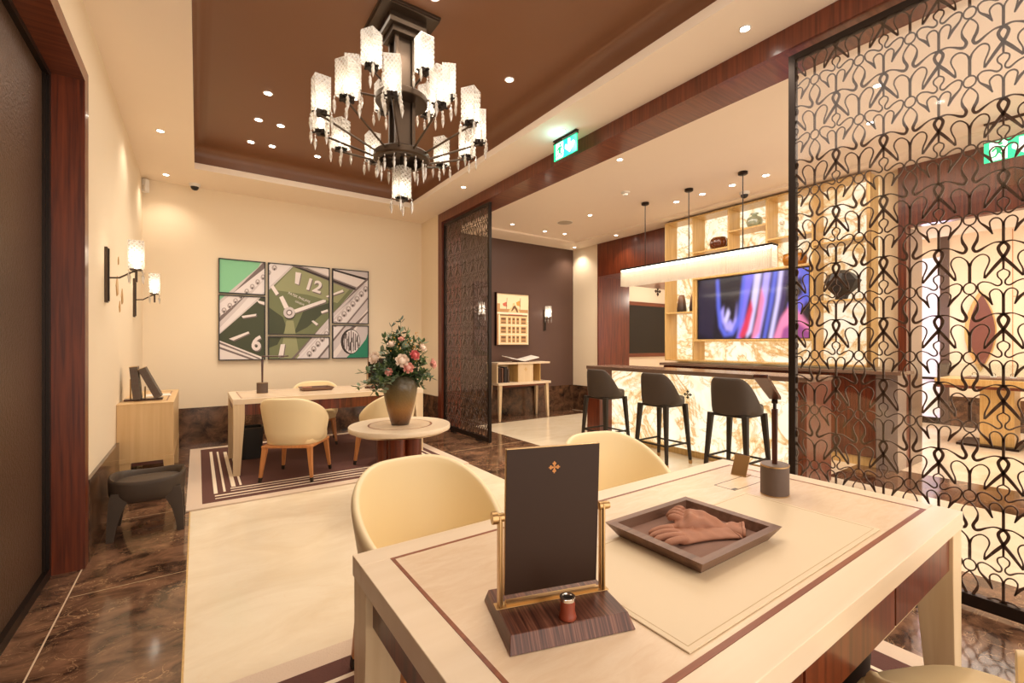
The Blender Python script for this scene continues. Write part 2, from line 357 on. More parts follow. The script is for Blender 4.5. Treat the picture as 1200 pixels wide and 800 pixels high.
t = MB(); t.box(6.92, 6.6, 0, 9.6, 6.7, 2.56); struct('wall_recess_back', t, M['wall'])
t = MB(); t.box(9.5, 4.2, 0, 9.6, 6.7, 2.56); struct('wall_recess_right', t, M['wall'])
# wall behind shelves / to the opening on the right
t = MB(); t.box(6.2, 1.62, 0, 6.3, 4.4, 3.17); struct('wall_behind_shelves', t, M['wall'])
t = MB(); t.box(6.12, -1.6, 2.53, 6.22, 1.62, 3.17).box(6.12, 1.55, 0, 6.22, 1.62, 2.53); struct('wall_wood_right', t, M['rose_z'])
t = MB(); t.box(6.22, 1.54, 0, 6.62, 1.62, 2.53); struct('trim_9', t, plain('brushed_grey_metal', S(150, 138, 130), .3, .8))
t = MB(); t.box(6.22, -1.6, 2.53, 7.0, 1.62, 2.6); struct('ceiling_opening', t, M['ceiling'])
t = MB(); t.box(6.22, -1.6, 3.03, 12, 5, 3.1); struct('ceiling_far_room', t, M['ceiling'])
t = MB(); t.box(9.9, -1.6, 0, 10.0, 1.97, 3.03).box(9.9, 2.42, 0, 10.0, 4.2, 3.03).box(9.9, 2.08, 2.72, 10., 2.42, 3.03); struct('wall_far_room', t, M['wall'])
t = MB(); t.box(9.88, 1.97, 0, 10.02, 2.08, 3.03); struct('trim_11', t, M['dk_leather'])
t = MB()
for y in (.35, .9, 1.28): t.box(9.893, y, .49, 9.9, y+.008, 3.0)
t.box(9.893, -1.5, 2.0, 9.9, 1.28, 2.008); struct('trim_12', t, M['oak'])
t = MB(); t.box(9.87, -1.6, 0, 9.9, 1.96, .47); struct('baseboard_far_room', t, M['marble_w'])
def window_mat():
    m, N, L, B = newmat('daylight_through_glass'); tc = N.new('ShaderNodeTexCoord'); nt = N.new('ShaderNodeTexNoise'); nt.inputs['Scale'].default_value = 3
    nt.inputs['Detail'].default_value = 3; L.new(tc.outputs['Object'], nt.inputs['Vector'])
    r = ramp(N, [(.35, S(196, 178, 226)), (.5, S(240, 222, 244)), (.62, S(232, 206, 214)), (.72, S(120, 150, 130))])
    L.new(nt.outputs['Fac'], r.inputs[0]); L.new(r.outputs[0], B.inputs['Emission Color']); B.inputs['Emission Strength'].default_value = .5; return m
t = MB(); t.box(9.95, 2.08, .1, 9.97, 2.42, 2.72); wn = struct('window_1', t, window_mat())
t = MB(); t.box(9.9, 2.08, .0, 9.95, 2.42, .1).box(9.92, 2.08, .72, 9.95, 2.42, .76); t.build('window_frame', M['black'], wn)
point(9.4, 2.25, 1.6, 7, (.82, .72, 1.0), .3)  # lavender light added to imitate spill from the window
point(7.6, 1.7, 2.3, 10, (.85, .72, 1.0), .2)  # lavender light added by the opening, no lamp hangs here

# ============================================================ LATTICE SCREENS
def cat(pts, n=7):
    out = []
    for i in range(len(pts)-1):
        p0, p1, p2, p3 = pts[max(i-1, 0)], pts[i], pts[i+1], pts[min(i+2, len(pts)-1)]
        for k in range(n):
            t_ = k/n; out.append(tuple(.5*((2*b)+(-a+c)*t_+(2*a-5*b+4*c-d)*t_*t_+(-a+3*b-3*c+d)*t_**3) for a, b, c, d in zip(p0, p1, p2, p3)))
    out.append(pts[-1]); return out
TH, TK, TM = .0054, .0145, .0115
LC = [
 [(1,-.243,TH),(.84,-.20,TH),(.84,-.14,TH),(.94,-.085,TH),(.94,-.035,.006),(.82,-.014,.007),(.61,-.063,TH),(.40,-.083,TH),(.26,-.05,.006),(.25,-.005,.006),(.32,.067,.0065),(.55,.16,TM),(.685,.254,.005)],
 [(.685,.254,.005),(.61,.135,TH),(.61,.075,TH),(.72,.035,TH),(.86,.042,TH),(.96,.09,.006),(1,.16,.007)],
 [(0,.085,TH),(.146,.146,TH),(.25,.228,.005),(.22,.318,TM),(.145,.375,.012),(.105,.425,.012),(.17,.472,.012),(.3,.463,TM),(.53,.41,.006),(.76,.375,TH),(1,.391,TM),(1.13,.44,.012),(1.13,.50,.012),(1.0,.595,.013),(.76,.71,.013),(.45,.87,.008)],
 [(.45,.87,.008),(.46,.78,TH),(.55,.69,TH),(.596,.62,TH),(.55,.56,TH),(.415,.526,TH),(.26,.537,TH),(.09,.598,.006),(0,.68,TM)],
]
LS = [[(0,.66,.011),(0,.92,.011)], [(1,.12,.010),(1,.40,.010)], [(1,.60,.009),(1,.757,.007)], [(.2*math.cos(a*math.pi/9), .082*math.sin(a*math.pi/9), .0055) for a in range(19)]]
PY, PZ = .2268, .3385
def lattice(mb, y0, y1, z0, z1, x, ya=.547, za=2.926, th=.004):
    k0 = math.floor((y0-ya)/PY)-1; k1 = math.ceil((y1-ya)/PY)+1; m0 = math.floor((za-z1)/PZ)-1; m1 = math.ceil((za-z0)/PZ)+1
    curves = []
    for c in LC:
        cc = cat(c, 5)
        for sg in (1, -1): curves.append([(sg*s, t_, w_) for s, t_, w_ in cc])
    for i, c in enumerate(LS):
        curves.append(c)
    for k in range(k0, k1+1):
        for m_ in range(m0, m1+1):
            for c in curves:
                P = [(ya + k*PY + s*PY/2, za - (m_ + t_)*PZ, w_/2) for s, t_, w_ in c]
                # keep the run of points inside the frame
                run = []
                runs = []
                for p in P:
                    if y0 <= p[0] <= y1 and z0 <= p[1] <= z1: run.append(p)
                    else:
                        if len(run) > 1: runs.append(run)
                        run = []
                if len(run) > 1: runs.append(run)
                for r in runs:
                    out = []
                    for i, p in enumerate(r):
                        a, b = r[max(i-1, 0)], r[min(i+1, len(r)-1)]; dy, dz = b[0]-a[0], b[1]-a[1]; l = math.hypot(dy, dz) or 1
                        ny, nz = -dz/l*p[2], dy/l*p[2]
                        out.append([(x-th, p[0]+ny, p[1]+nz), (x+th, p[0]+ny, p[1]+nz), (x+th, p[0]-ny, p[1]-nz), (x-th, p[0]-ny, p[1]-nz)])
                    mb.rings(out)
def screen(y0, y1, z0, z1, label, x=3.115):
    t = thing('lattice_screen', label, 'room divider', (x, (y0+y1)/2, 0)); cy = (y0+y1)/2
    f = MB(); b = .04
    for (a0, a1, c0, c1) in ((y0, y0+b, z0, z1), (y1-b, y1, z0, z1), (y0+b, y1-b, z1-b, z1), (y0+b, y1-b, z0, z0+.06)):
        f.box(-.02, a0-cy, c0, .02, a1-cy, c1)
    f.build('frame', M['black'], t, bevel=.002)
    l = MB(); lattice(l, y0+b-.003, y1-b+.003, z0+.055, z1-b+.003, 0); l.v = [(p[0], p[1]-cy, p[2]) for p in l.v]
    l.build('lattice', M['iron'], t, smooth=40, fix=False)
    g = MB(); g.box(-.012, y0+b-cy, z0+.06, -.008, y1-b-cy, z1-b); g.build('glass_pane', M['pane'], t)
    for q in (y0+.25, y1-.35): f2 = MB(); f2.box(-.025, q-cy, 0, .025, q+.1-cy, z0); f2.build('floor_pivot', M['black'], t)
    return t
screen(4.98, 6.30, .02, 3.14, 'dark lattice screen standing open beside the wood jamb, behind the round table')
screen(-.75, 1.37, .02, 3.13, 'large dark scrollwork lattice screen behind the right end of the near desk')

# ============================================================ DOWNLIGHTS etc
def make_down(label, group, r=.042):
    t = thing('recessed_downlight', label, 'ceiling light', group=group)
    a = MB(); a.lathe([(r*.72, -.002), (r*.8, -.006), (r, -.004), (r*1.02, 0), (r*.7, 0)], n=20, cap=False); a.build('trim_ring', M['white'], t, smooth=50)
    b = MB(); b.lathe([(.001, -.003), (r*.74, -.003), (r*.74, 0), (.001, 0)], n=16); b.build('lens', M['glow'], t, smooth=50); return t
d0 = make_down('small recessed downlight in the brown tray ceiling', 'downlights in the brown tray')
g0 = d0['group']
TL = [(.523, 4.627), (.506, 5.227), (.709, 5.238), (.491, 5.849), (.702, 5.836), (2.198, 3.207), (1.271, 2.776), (1.19, 5.843), (1.6, 5.2), (2.198, 1.2), (.5, 1.2)]  # closing entries are extra downlights, added out of view for their light
for i, (x, y) in enumerate(TL):
    if (x, y) == (1.271, 2.776): y = 2.72
    o = d0 if i == 0 else copy_tree(d0); o.location = (x, y, 3.569)
    spot(x, y, 3.55, 19 if y > 4 else 22, 115)
lab = {0: 'lone recessed downlight in brown tray, nearest the back wall group, foremost of the five by the left', 5: 'bright recessed downlight in brown tray right of the chandelier', 6: 'recessed downlight in brown tray just above the chandelier plate'}
objs = [o for o in bpy.data.objects if o.name.startswith('recessed_downlight') and o.parent is None]
for o in objs:
    x, y = round(o.location.x, 2), o.location.y
    if (x, round(y, 2)) == (2.2, 3.21): o['label'] = 'bright recessed downlight in the brown tray, right of the chandelier'
    elif x == 1.27: o['label'] = 'recessed downlight in the brown tray above the chandelier ceiling plate'
    elif x in (1.19, 1.6): o['label'] = 'recessed downlight in brown tray low behind the chandelier arms, ' + ('left one' if x < 1.3 else 'right one')
    elif y > 4: o['label'] = {(.52, 4.63): 'topmost of five small downlights clustered in the brown tray', (.51, 5.23): 'middle left of five small downlights clustered in the brown tray', (.71, 5.24): 'middle right of five small downlights clustered in the brown tray',
        (.49, 5.85): 'lower left of five small downlights clustered in the brown tray', (.70, 5.84): 'lower right of five small downlights clustered in the brown tray'}.get((x, round(y, 2)), o['label'])
    elif y < 2: o['label'] = 'recessed downlight at the ' + ('right' if x > 1 else 'left') + ' of brown tray, added out of view nearer than the chandelier'
def cream_down(pts, z, label, group, power=SPOT_W, r=.036, labels=None):
    first = make_down(label, group, r)
    for i, (x, y) in enumerate(pts):
        o = first if i == 0 else copy_tree(first); zz = z-.001
        if labels: o['label'] = labels[i]
        if z < 3.25: zz = 3.169 if (y > 6.25 or x > 5.75) else 3.199
        o.location = (x, y, zz); spot(x, y, z-.03, power*.62, 120)
cream_down([(-.287, 5.369), (-.307, 6.72)], 3.3, 'small downlight in the cream ceiling strip above the left wall', 'downlights along the left ceiling strip', 14, labels=['small downlight in left cream ceiling strip, nearer the camera', 'small downlight in left cream ceiling strip, just before the back wall'])
cream_down([(2.849, 1.517), (2.808, 3.22), (2.781, 5.095), (2.8, -.1)], 3.3, 'small downlight in the cream ceiling strip along the wooden beam', 'downlights along the beam', 26, labels=['downlight in cream ceiling strip at the upper right, nearest the big lattice screen', 'downlight in cream ceiling strip right beside the green exit sign', 'small downlight in cream ceiling strip above the narrow lattice screen', 'extra downlight added out of view in cream ceiling strip along the beam'])  # final position is an extra downlight added out of view
cream_down([(3.57, 3.2), (4.75, 4.83), (5.9, 5.37), (5.98, 6.5), (5.2, 5.9), (4.8, 5.95)], 3.169, 'small downlight in the foyer ceiling left of the bar', 'downlights in the foyer ceiling', 22, labels=['foyer downlight close to the wooden beam, near the exit sign', 'foyer downlight right of the round speaker grille', 'foyer downlight just in front of the wooden wall', 'foyer downlight in the corner of dark and cream walls', 'foyer downlight right pair member before the dark wall', 'foyer downlight left pair member before the dark wall'])
cream_down([(5.25, 3.72), (5.25, 3.34), (5.25, 2.95), (5.25, 2.56)], 3.199, 'downlight in the row above the bar shelves', 'downlights above the bar', 14, .045, labels=['first from the left of four downlights before the lit shelves', 'second from the left of four downlights before the lit shelves', 'third from the left of four downlights before the lit shelves', 'rightmost of the four downlights before the lit shelves'])
cream_down([(4.1, 1.2), (4.74, 1.44), (5.2, .2), (4.1, 5.9), (4.2, -.2)], 3.199, 'small downlight in foyer ceiling seen past the large lattice screen', 'downlights beyond the large screen', 22, labels=['foyer downlight at top left corner of the large lattice screen', 'foyer downlight seen through the upper part of the large lattice screen', 'extra foyer downlight added out of view near the second exit sign', 'foyer downlight beyond the narrow lattice screen', 'extra foyer downlight added out of view right of the large lattice screen'])  # positions off the right edge are extra downlights, added unseen
for x, y in ((7.6, .6), (9.0, 1.2), (9.0, .2)): spot(x, y, 2.98, 30)  # bare far-room spots, no fittings modelled
def smoke(x, y, z, label):
    t = thing('smoke_detector', label, 'smoke detector', (x, y, z)); a = MB(); a.lathe([(.055, 0), (.055, -.012), (.04, -.018)], n=20); a.build('base', M['white'], t, smooth=40)
    b = MB(); b.lathe([(.032, -.018), (.03, -.04), (.012, -.045)], n=16); b.build('sensing_chamber', M['white'], t, smooth=40)
smoke(4.40, 3.85, 3.2, 'white smoke detector on foyer ceiling left of the pendant rods')
t = thing('ceiling_speaker', 'round grey speaker grille flush in the foyer ceiling', 'speaker', (4.72, 5.35, 3.2))
a = MB(); a.lathe([(.001, -.006), (.105, -.006), (.115, -.003), (.115, 0), (.001, 0)], n=32); a.build('grille', plain('grey_grille', S(186, 172, 150), .6, bump=.5, bscale=300), t, smooth=40)
b = MB(); b.lathe([(.115, -.004), (.122, -.004), (.122, 0), (.115, 0)], n=32, cap=False); b.build('rim', M['white'], t)
def dome(x, y, z, label, rz=0):
    t = thing('dome_camera', label, 'security camera', (x, y, z), rz)
    a = MB(); a.lathe([(.06, 0), (.06, -.02), (.052, -.035), (.045, -.035)], n=20); a.build('housing', M['white'], t, smooth=50)
    b = MB(); b.lathe([(.044, -.034), (.04, -.055), (.026, -.072), (.002, -.08)], n=20); b.build('dome', M['dark'], t, smooth=60)
dome(-.03, 6.92, 3.3, 'small dark dome camera on cream ceiling by the back wall')
dome(5.62, 3.0, 3.2, 'dark dome camera on foyer ceiling in front of the lit shelves')
t = thing('motion_sensor', 'white box motion sensor high in the left back corner', 'sensor', (-.515, 6.99, 3.2), math.radians(-40))
a = MB(); a.box(-.035, -.035, -.08, .035, .02, .08); a.build('body', M['white'], t, bevel=.008)
b = MB(); b.box(-.022, -.042, -.05, .022, -.035, .0); b.build('lens', plain('milky_lens', S(215, 205, 190), .3), t, bevel=.003)
# exit signs
def exit_sign(x, yc, z0, z1, w, zc, label):
    t = thing('exit_sign', label, 'exit sign', (x, yc, z0)); h = z1 - z0
    G = flat('exit_green', S(0, 190, 130), .4, emis=.9); W = flat('exit_white', S(235, 255, 245), .4, emis=1.0)
    a = MB(); a.box(-.006, -w/2, 0, .006, w/2, h); a.build('panel', G, t, bevel=.001)
    # local axes: reader stands on -X side, reading left = +y
    fn = lambda s, q, d: (-.006-d, w/2 - s*w, q*h)
    m = MB(); m.mat(0).prism([(.10, .04), (.42, .04), (.42, .96), (.10, .96)], fn, 0, .001)
    for P in ([(.62,.92),(.72,.92),(.72,.55),(.84,.7),(.9,.62),(.9,.5),(.70,.12),(.50,.45),(.50,.62),(.54,.68),(.62,.55)],): m.prism(P, fn, 0, .001)
    m.build('door_and_arrow_symbols', W, t)
    m = MB()
    for P in (circ(.30, .82, .045, 10, .075), [(.22,.72),(.34,.72),(.31,.42),(.23,.42)], [(.34,.70),(.42,.62),(.40,.57),(.31,.63)], [(.22,.70),(.15,.60),(.13,.48),(.17,.48),(.24,.62)],
              [(.29,.45),(.36,.30),(.36,.10),(.32,.10),(.31,.28),(.25,.42)], [(.24,.46),(.20,.28),(.11,.22),(.11,.15),(.22,.2),(.29,.42)]): m.prism(P, fn, .001, .002)
    m.build('running_figure', flat('exit_green_figure', S(0, 160, 100), .4, emis=.6), t)
    c = MB(); c.box(-.012, -w/2-.005, h, .012, w/2+.005, h+.012); c.box(-.004, w/2-.03, h+.012, .004, w/2-.02, zc-z0).box(-.004, -w/2+.02, h+.012, .004, -w/2+.03, zc-z0)
    c.box(-.02, -w/2, zc-z0-.012, .02, w/2, zc-z0-.001); c.build('mounting_rail', M['bronze'], t)
exit_sign(2.9, 3.28, 3.10, 3.265, .33, 3.3, 'green exit sign hanging below cream ceiling beside the wooden beam')
exit_sign(5.6, .73, 2.86, 3.03, .33, 3.2, 'green exit sign hanging in the foyer, seen through the large lattice screen')
point(2.80, 3.28, 3.2, .6, (.3, .8, 1), .03)
# ============================================================ RUGS
def rug(x0, y0, x1, y1, name_label, vx, hy, vr):
    t = thing('area_rug', name_label, 'rug', ((x0+x1)/2, (y0+y1)/2, 0)); cx, cy = (x0+x1)/2, (y0+y1)/2
    b = .105
    m = MB(); m.box(x0+b-cx, y0+b-cy, 0.001, x1-b-cx, y1-b-cy, .012); m.build('field', M['rug_brown'], t)
    m = MB()
    for a0, a1, c0, c1 in ((x0, x1, y0, y0+b), (x0, x1, y1-b, y1), (x0, x0+b, y0+b, y1-b), (x1-b, x1, y0+b, y1-b)): m.box(a0-cx, c0-cy, .001, a1-cx, c1-cy, .012)
    m.build('border', M['rug_beige'], t)
    m = MB()
    for (x, ya, yb, w_) in vx: m.box(x-cx, ya-cy, .012, x+w_-cx, yb-cy, .0128)
    for (y, xa, xb, w_) in hy: m.box(xa-cx, y-cy, .012, xb-cx, y+w_-cy, .0128)
    m.build('stripes', M['rug_cream'], t)
    return t
FX0, FX1, FY0, FY1 = -.075, 2.42, 4.31, 6.80
rug(FX0, FY0, FX1, FY1, 'brown striped rug with beige border under the far desk',
    [(.115, 4.66, 6.5, .028), (.185, 4.68, 6.46, .018), (.25, 4.80, 6.40, .034), (.315, 4.82, 6.33, .018), (2.08, 4.8, 6.4, .02), (2.16, 4.7, 6.46, .03), (2.23, 4.7, 6.5, .02)],
    [(4.50, .12, 2.28, .02), (4.575, .12, 2.25, .03), (4.67, .24, 2.2, .018), (4.74, .24, 2.05, .028)], 0)
rug(-.10, -.42, 2.45, 2.03, 'brown striped rug with beige border under the near desk',
    [(.12, -.2, 1.66, .03), (.2, -.2, 1.6, .02), (2.2, -.2, 1.7, .02)],
    [(1.80, .2, 2.25, .022), (1.725, .2, 2.2, .028), (1.64, .2, 2.15, .018), (1.56, .3, 2.15, .028)], 0)

# ============================================================ DESKS
def desk(x0, y0, x1, y1, H_, label, zf=.013, drawers=True):
    cx, cy = (x0+x1)/2, (y0+y1)/2; t = thing('writing_desk', label, 'desk', (cx, cy, 0))
    W, D = (x1-x0)/2, (y1-y0)/2; T = .052
    a = MB(); fw = .073
    for q in ((-W, -D, W, -D+fw), (-W, D-fw, W, D), (-W, -D+fw, -W+fw, D-fw), (W-fw, -D+fw, W, D-fw)): a.box(q[0], q[1], H_-T, q[2], q[3], H_)
    a.build('tabletop_frame', M['blond_x'], t, bevel=.0015)
    b = MB(); b.box(-W+fw, -D+fw, H_-T+.005, W-fw, D-fw, H_-.0005); b.build('tabletop_veneer', M['burl'], t)
    c = MB(); iw = .009
    X, Y = W-fw, D-fw
    c.box(-X, -Y, H_-.003, X, -Y+iw*1.4, H_+.0002).box(-X, Y-iw, H_-.003, X, Y, H_+.0002).box(-X, -Y+iw, H_-.003, -X+iw, Y-iw, H_+.0002).box(X-iw, -Y+iw, H_-.003, X, Y-iw, H_+.0002)
    c.build('inlay_line', M['inlay'], t)
    for sx in (-1, 1):
        for sy in (-1, 1):
            l = MB(); ox, oy = sx*W, sy*D; tw, bw = .10, .062
            ix, iy = ox - sx*tw, oy - sy*tw; jx, jy = ox - sx*bw, oy - sy*bw; e = .003
            ox -= sx*e; oy -= sy*e
            q = lambda a0, b0, a1, b1, z: [(min(a0, a1), min(b0, b1), z), (max(a0, a1), min(b0, b1), z), (max(a0, a1), max(b0, b1), z), (min(a0, a1), max(b0, b1), z)]
            l.rings([q(ox, oy, jx, jy, zf), q(ox, oy, ix, iy, H_-T-.14), q(ox, oy, ix, iy, H_-T)])
            l.build('leg', M['blond_z'], t, bevel=.002)
    r = MB(); r.box(-W+.1, -D+.02, H_-T-.11, W-.1, -D+.04, H_-T).box(-W+.1, D-.04, H_-T-.09, W-.1, D-.02, H_-T).box(-W+.02, -D+.1, H_-T-.09, -W+.04, D-.1, H_-T).box(W-.04, -D+.1, H_-T-.09, W-.02, D-.1, H_-T)
    r.build('apron', M['rose_z'], t, bevel=.001)
    if drawers:
        for k, xx in enumerate((-W+.11, -.24, .26)):
            d = MB(); d.box(xx, -D+.012, H_-T-.115, xx+.49, -D+.022, H_-T-.004); d.build('drawer_front', M['rose_z'], t, bevel=.001)
    return t
nd = desk(.326, .372, 2.03, 1.187, .76, 'large blond wood desk with rosewood inlay filling the foreground')
p = MB(); p.box(-.475, -.308, .7604, .45, .09, .7635); pd = p.build('writing_pad', M['pad'], nd, bevel=.001)
p = MB()
for q in ((-.463, -.297, .438, -.2955), (-.463, .0765, .438, .078), (-.463, -.2955, -.4615, .0765), (.4365, -.2955, .438, .0765)): p.box(q[0], q[1], .7634, q[2], q[3], .7638)
p.build('stitching', M['stitch'], pd)
p = MB()
for q in ((.45, .205, .69, .207), (.45, .125, .452, .205), (.69, .125, .692, .207), (.45, .125, .69, .127)): p.box(q[0], q[1], .7595, q[2], q[3], .7602)
p.box(.455, .13, .7596, .48, .142, .7603); p.build('cable_flap', M['dark'], nd)
desk(.28, 5.15, 2.26, 6.05, .76, 'long blond wood desk with tapered legs on far rug, below the picture panels', drawers=False)

# ============================================================ SHELL SEATS
def shell_seat(parent, hw, hd, zb, seat, back, arm, A1, A2, thick, AE, mo, mi, topflare=1.0, botscale=.86, fr=.36, ex=2.5, np_=41, nm='shell'):
    def plan(a, sc):
        # a measured from the back (-Y)
        cx, sy = math.sin(a), -math.cos(a)
        k = (abs(cx)**ex + abs(sy)**ex)**(-1/ex)
        x, y = hw*k*cx*sc, hd*k*sy*sc
        return x, y, cx, sy
    def crest(a):
        d = abs(a); t_ = min(1, max(0, (d-A1)/(A2-A1))); t_ = t_*t_*(3-2*t_); return back + (arm-back)*t_
    R = []
    for i in range(np_):
        a = -AE + 2*AE*i/(np_-1); zc = crest(a); sec = []
        th = thick
        o0 = plan(a, botscale); o1 = plan(a, botscale+(topflare-botscale)*min(1, (zc-zb)/(back-zb)))
        nx, ny = o1[2], o1[3]; l = math.hypot(nx, ny); nx /= l; ny /= l
        def P(f, inn, z): 
            bx = o0[0]+(o1[0]-o0[0])*f - nx*inn; by = o0[1]+(o1[1]-o0[1])*f - ny*inn; return (bx, by, z)
        H = zc - zb
        sec.append(P(-.08, .05, zb)); sec.append(P(0, 0, zb+.02))
        for f in (.25, .5, .75): sec.append(P(f*(1.12-.12*f), -.004, zb + H*f))
        sec.append(P(1, 0, zc-.025)); sec.append(P(1, .004, zc-.010)); sec.append(P(1, th*.3, zc-.001)); sec.append(P(1, th*.7, zc-.001)); sec.append(P(1, th-.004, zc-.010)); sec.append(P(1, th, zc-.03))
        for f in (.7, .35): sec.append(P((seat-zb)/H+(1-(seat-zb)/H)*f if H > .05 else 1, th, seat + (zc-seat)*f - .01))
        sec.append(P(.2, th+.005, min(seat-.03, zc-.06))); sec.append(P(.0, th+.01, zb+.01))
        R.append(sec)
    # rounded ends
    mb = MB(); mb.rings(R, cap=True)
    # inner faces get lining material
    n = len(R[0])
    for fi, f in enumerate(mb.f):
        if len(f) == 4:
            js = [v % n for v in f]
            if min(js) >= 9: mb.m[fi] = 1
    mb.build(nm, [mo, mi], parent, smooth=60)
def cushion(parent, hw, hd, y0, z0, z1, m, name='seat_cushion', ex=3.2, n=36, dome_=.012):
    def ring(sc, z): 
        out = []
        for j in range(n):
            a = 2*math.pi*j/n; c, s_ = math.cos(a), math.sin(a); k = (abs(c)**ex+abs(s_)**ex)**(-1/ex); out.append((hw*k*c*sc, y0+hd*k*s_*sc, z))
        return out
    r = .02
    mb = MB(); mb.rings([ring(.93, z0), ring(.99, z0+r*.6), ring(1, (z0+z1)/2), ring(.99, z1-r*.6), ring(.94, z1-r*.1), ring(.6, z1+dome_), ring(.05, z1+dome_*1.3)])
    return mb.build(name, m, parent, smooth=50)
def make_armchair(label, group):
    t = thing('tub_armchair', label, 'armchair', group=group)
    shell_seat(t, .325, .31, .355, .44, .80, .53, math.radians(18), math.radians(145), .034, math.radians(130), M['leather'], M['leather_in'], botscale=.78, ex=2.12)
    cushion(t, .245, .25, .03, .345, .455, M['leather_in'])
    f = MB(); f.box(-.235, -.225, .325, .235, .235, .352); f.build('seat_frame', M['oak'], t, bevel=.012)
    for sx in (-1, 1):
        for sy in (-1, 1):
            x0, y0 = sx*.205, sy*.195; x1, y1 = sx*.235, sy*.225
            l = MB(); l.bar((x0, y0, .345), (x1, y1, .055), .048, .042, .027, .027); lg = l.build('leg', M['oak'], t, bevel=.005)
            f = MB(); e = .012/.29; f.bar((x1, y1, .055), (x1+(x1-x0)*.17, y1+(y1-y0)*.17, .013), .028, .028, .024, .024); f.build('leg_tip', M['char'], lg, bevel=.003)
    return t
G1 = 'cream tub armchairs'
c0 = make_armchair('cream leather tub armchair seen from inside its back, left of the tabletop mirror', G1)
c0.location = (.765, 1.63, 0); c0.rotation_euler.z = math.radians(180+4)
for ch in (c0,): pass
dup(c0, (1.80, 1.575, 0), math.radians(180-8), 'cream leather tub armchair behind the near desk, right of the tabletop mirror', G1)
dup(c0, (1.41, .148, 0), math.radians(-25), 'cream tub armchair tucked under near desk at the bottom right edge', G1)
dup(c0, (.80, 4.86, 0), math.radians(-33), 'cream tub armchair with oak legs, back towards camera, at the far desk', G1)
dup(c0, (1.68, 4.80, 0), math.radians(20), 'cream tub armchair partly hidden behind the round table and vase', G1)
dup(c0, (1.27, 6.33, 0), math.radians(170), 'cream tub armchair on the wall side of the far desk', G1)

def make_stool(label, group):
    t = thing('bar_stool', label, 'bar stool', group=group)
    shell_seat(t, .225, .215, .635, .71, .99, .725, math.radians(30), math.radians(112), .035, math.radians(118), M['grey_leather'], M['grey_leather'], botscale=.93, ex=2.3)
    cushion(t, .188, .20, .022, .645, .735, M['grey_leather'])
    f = MB(); f.box(-.17, -.17, .625, .17, .185, .65); f.build('seat_frame', M['char'], t, bevel=.008)
    P = {}
    for sx in (-1, 1):
        for sy in (-1, 1):
            x0, y0 = sx*.165, sy*.165; x1, y1 = sx*.205, sy*.205
            l = MB(); l.bar((x0, y0, .65), (x1, y1, .04), .052, .044, .028, .028); lg = l.build('leg', M['char'], t, bevel=.005)
            f = MB(); f.bar((x1, y1, .04), (x1+sx*.002, y1+sy*.002, .0), .0285, .0285, .026, .026); f.build('brass_leg_tip', M['brass'], lg)
    z = .21
    for (a, b) in (((-1, 1), (1, 1)), ((-1, -1), (1, -1)), ((-1, -1), (-1, 1)), ((1, -1), (1, 1))):
        k = .195; zz = z if a[1] == b[1] and a[1] == 1 else z+.02
        r = MB(); r.bar((a[0]*k, a[1]*k, zz), (b[0]*k, b[1]*k, zz), .018, .012, side=(0, 0, 1)); r.build('footrest_rail', M['char'], t)
    return t
G2 = 'bar stools along the lit counter'
s0 = make_stool('charcoal leather bar stool at left end of the lit onyx bar', G2)
s0.location = (4.205, 4.005, 0); s0.rotation_euler.z = -math.pi/2
dup(s0, (4.205, 3.155, 0), -math.pi/2, 'charcoal leather bar stool, middle one of three at the lit onyx bar', G2)
dup(s0, (4.205, 2.315, 0), -math.pi/2, 'charcoal leather bar stool at the lit bar, nearest the desk lamp', G2)

# footstool
t = thing('footstool', 'low charcoal leather footstool with curved rim on the dark floor', 'footstool', (-.285, 4.11, -.03), math.radians(0))
def fs(sc, z, dip=0, n=44):
    out = []
    for j in range(n):
        a = 2*math.pi*j/n; c, s_ = math.cos(a), math.sin(a); k = (abs(c)**3+abs(s_)**3)**(-1/3)
        out.append((.215*k*c*sc, .205*k*s_*sc, z + dip*(abs(c)**2)*1.0))
    return out
b = MB(); b.rings([fs(.84, .262), fs(.92, .275), fs(.985, .32, .0), fs(1, .385, .02), fs(.985, .402, .024), fs(.95, .408, .024), fs(.9, .402, .022), fs(.86, .382, .008), fs(.84, .37, 0)]); b.build('rim', M['grey_leather'], t, smooth=60)
b = MB(); b.rings([fs(.85, .36), fs(.85, .374), fs(.6, .386), fs(.1, .39)]); b.build('seat_pad', M['grey_leather'], t, smooth=60)
for sx in (-1, 1):
    for sy in (-1, 1):
        l = MB(); rg_ = []
        for (x, y, z, w_) in ((.125, .125, .34, .062), (.15, .14, .27, .050), (.168, .152, .2, .034), (.180, .160, .12, .026), (.188, .166, .03, .020)):
            rg_.append([(sx*x + w_*max(-1, min(1, 1.35*math.cos(a_))), sy*y + w_*.85*max(-1, min(1, 1.35*math.sin(a_))), z) for a_ in [2*math.pi*(j+.5)/12 for j in range(12)]])
        l.rings(rg_); l.build('leg', M['grey_leather'], t, smooth=50)

M['tan_z'] = wood('warm_tan_veneer', S(206, 168, 116), S(220, 186, 136), 'Z', 26, .35)
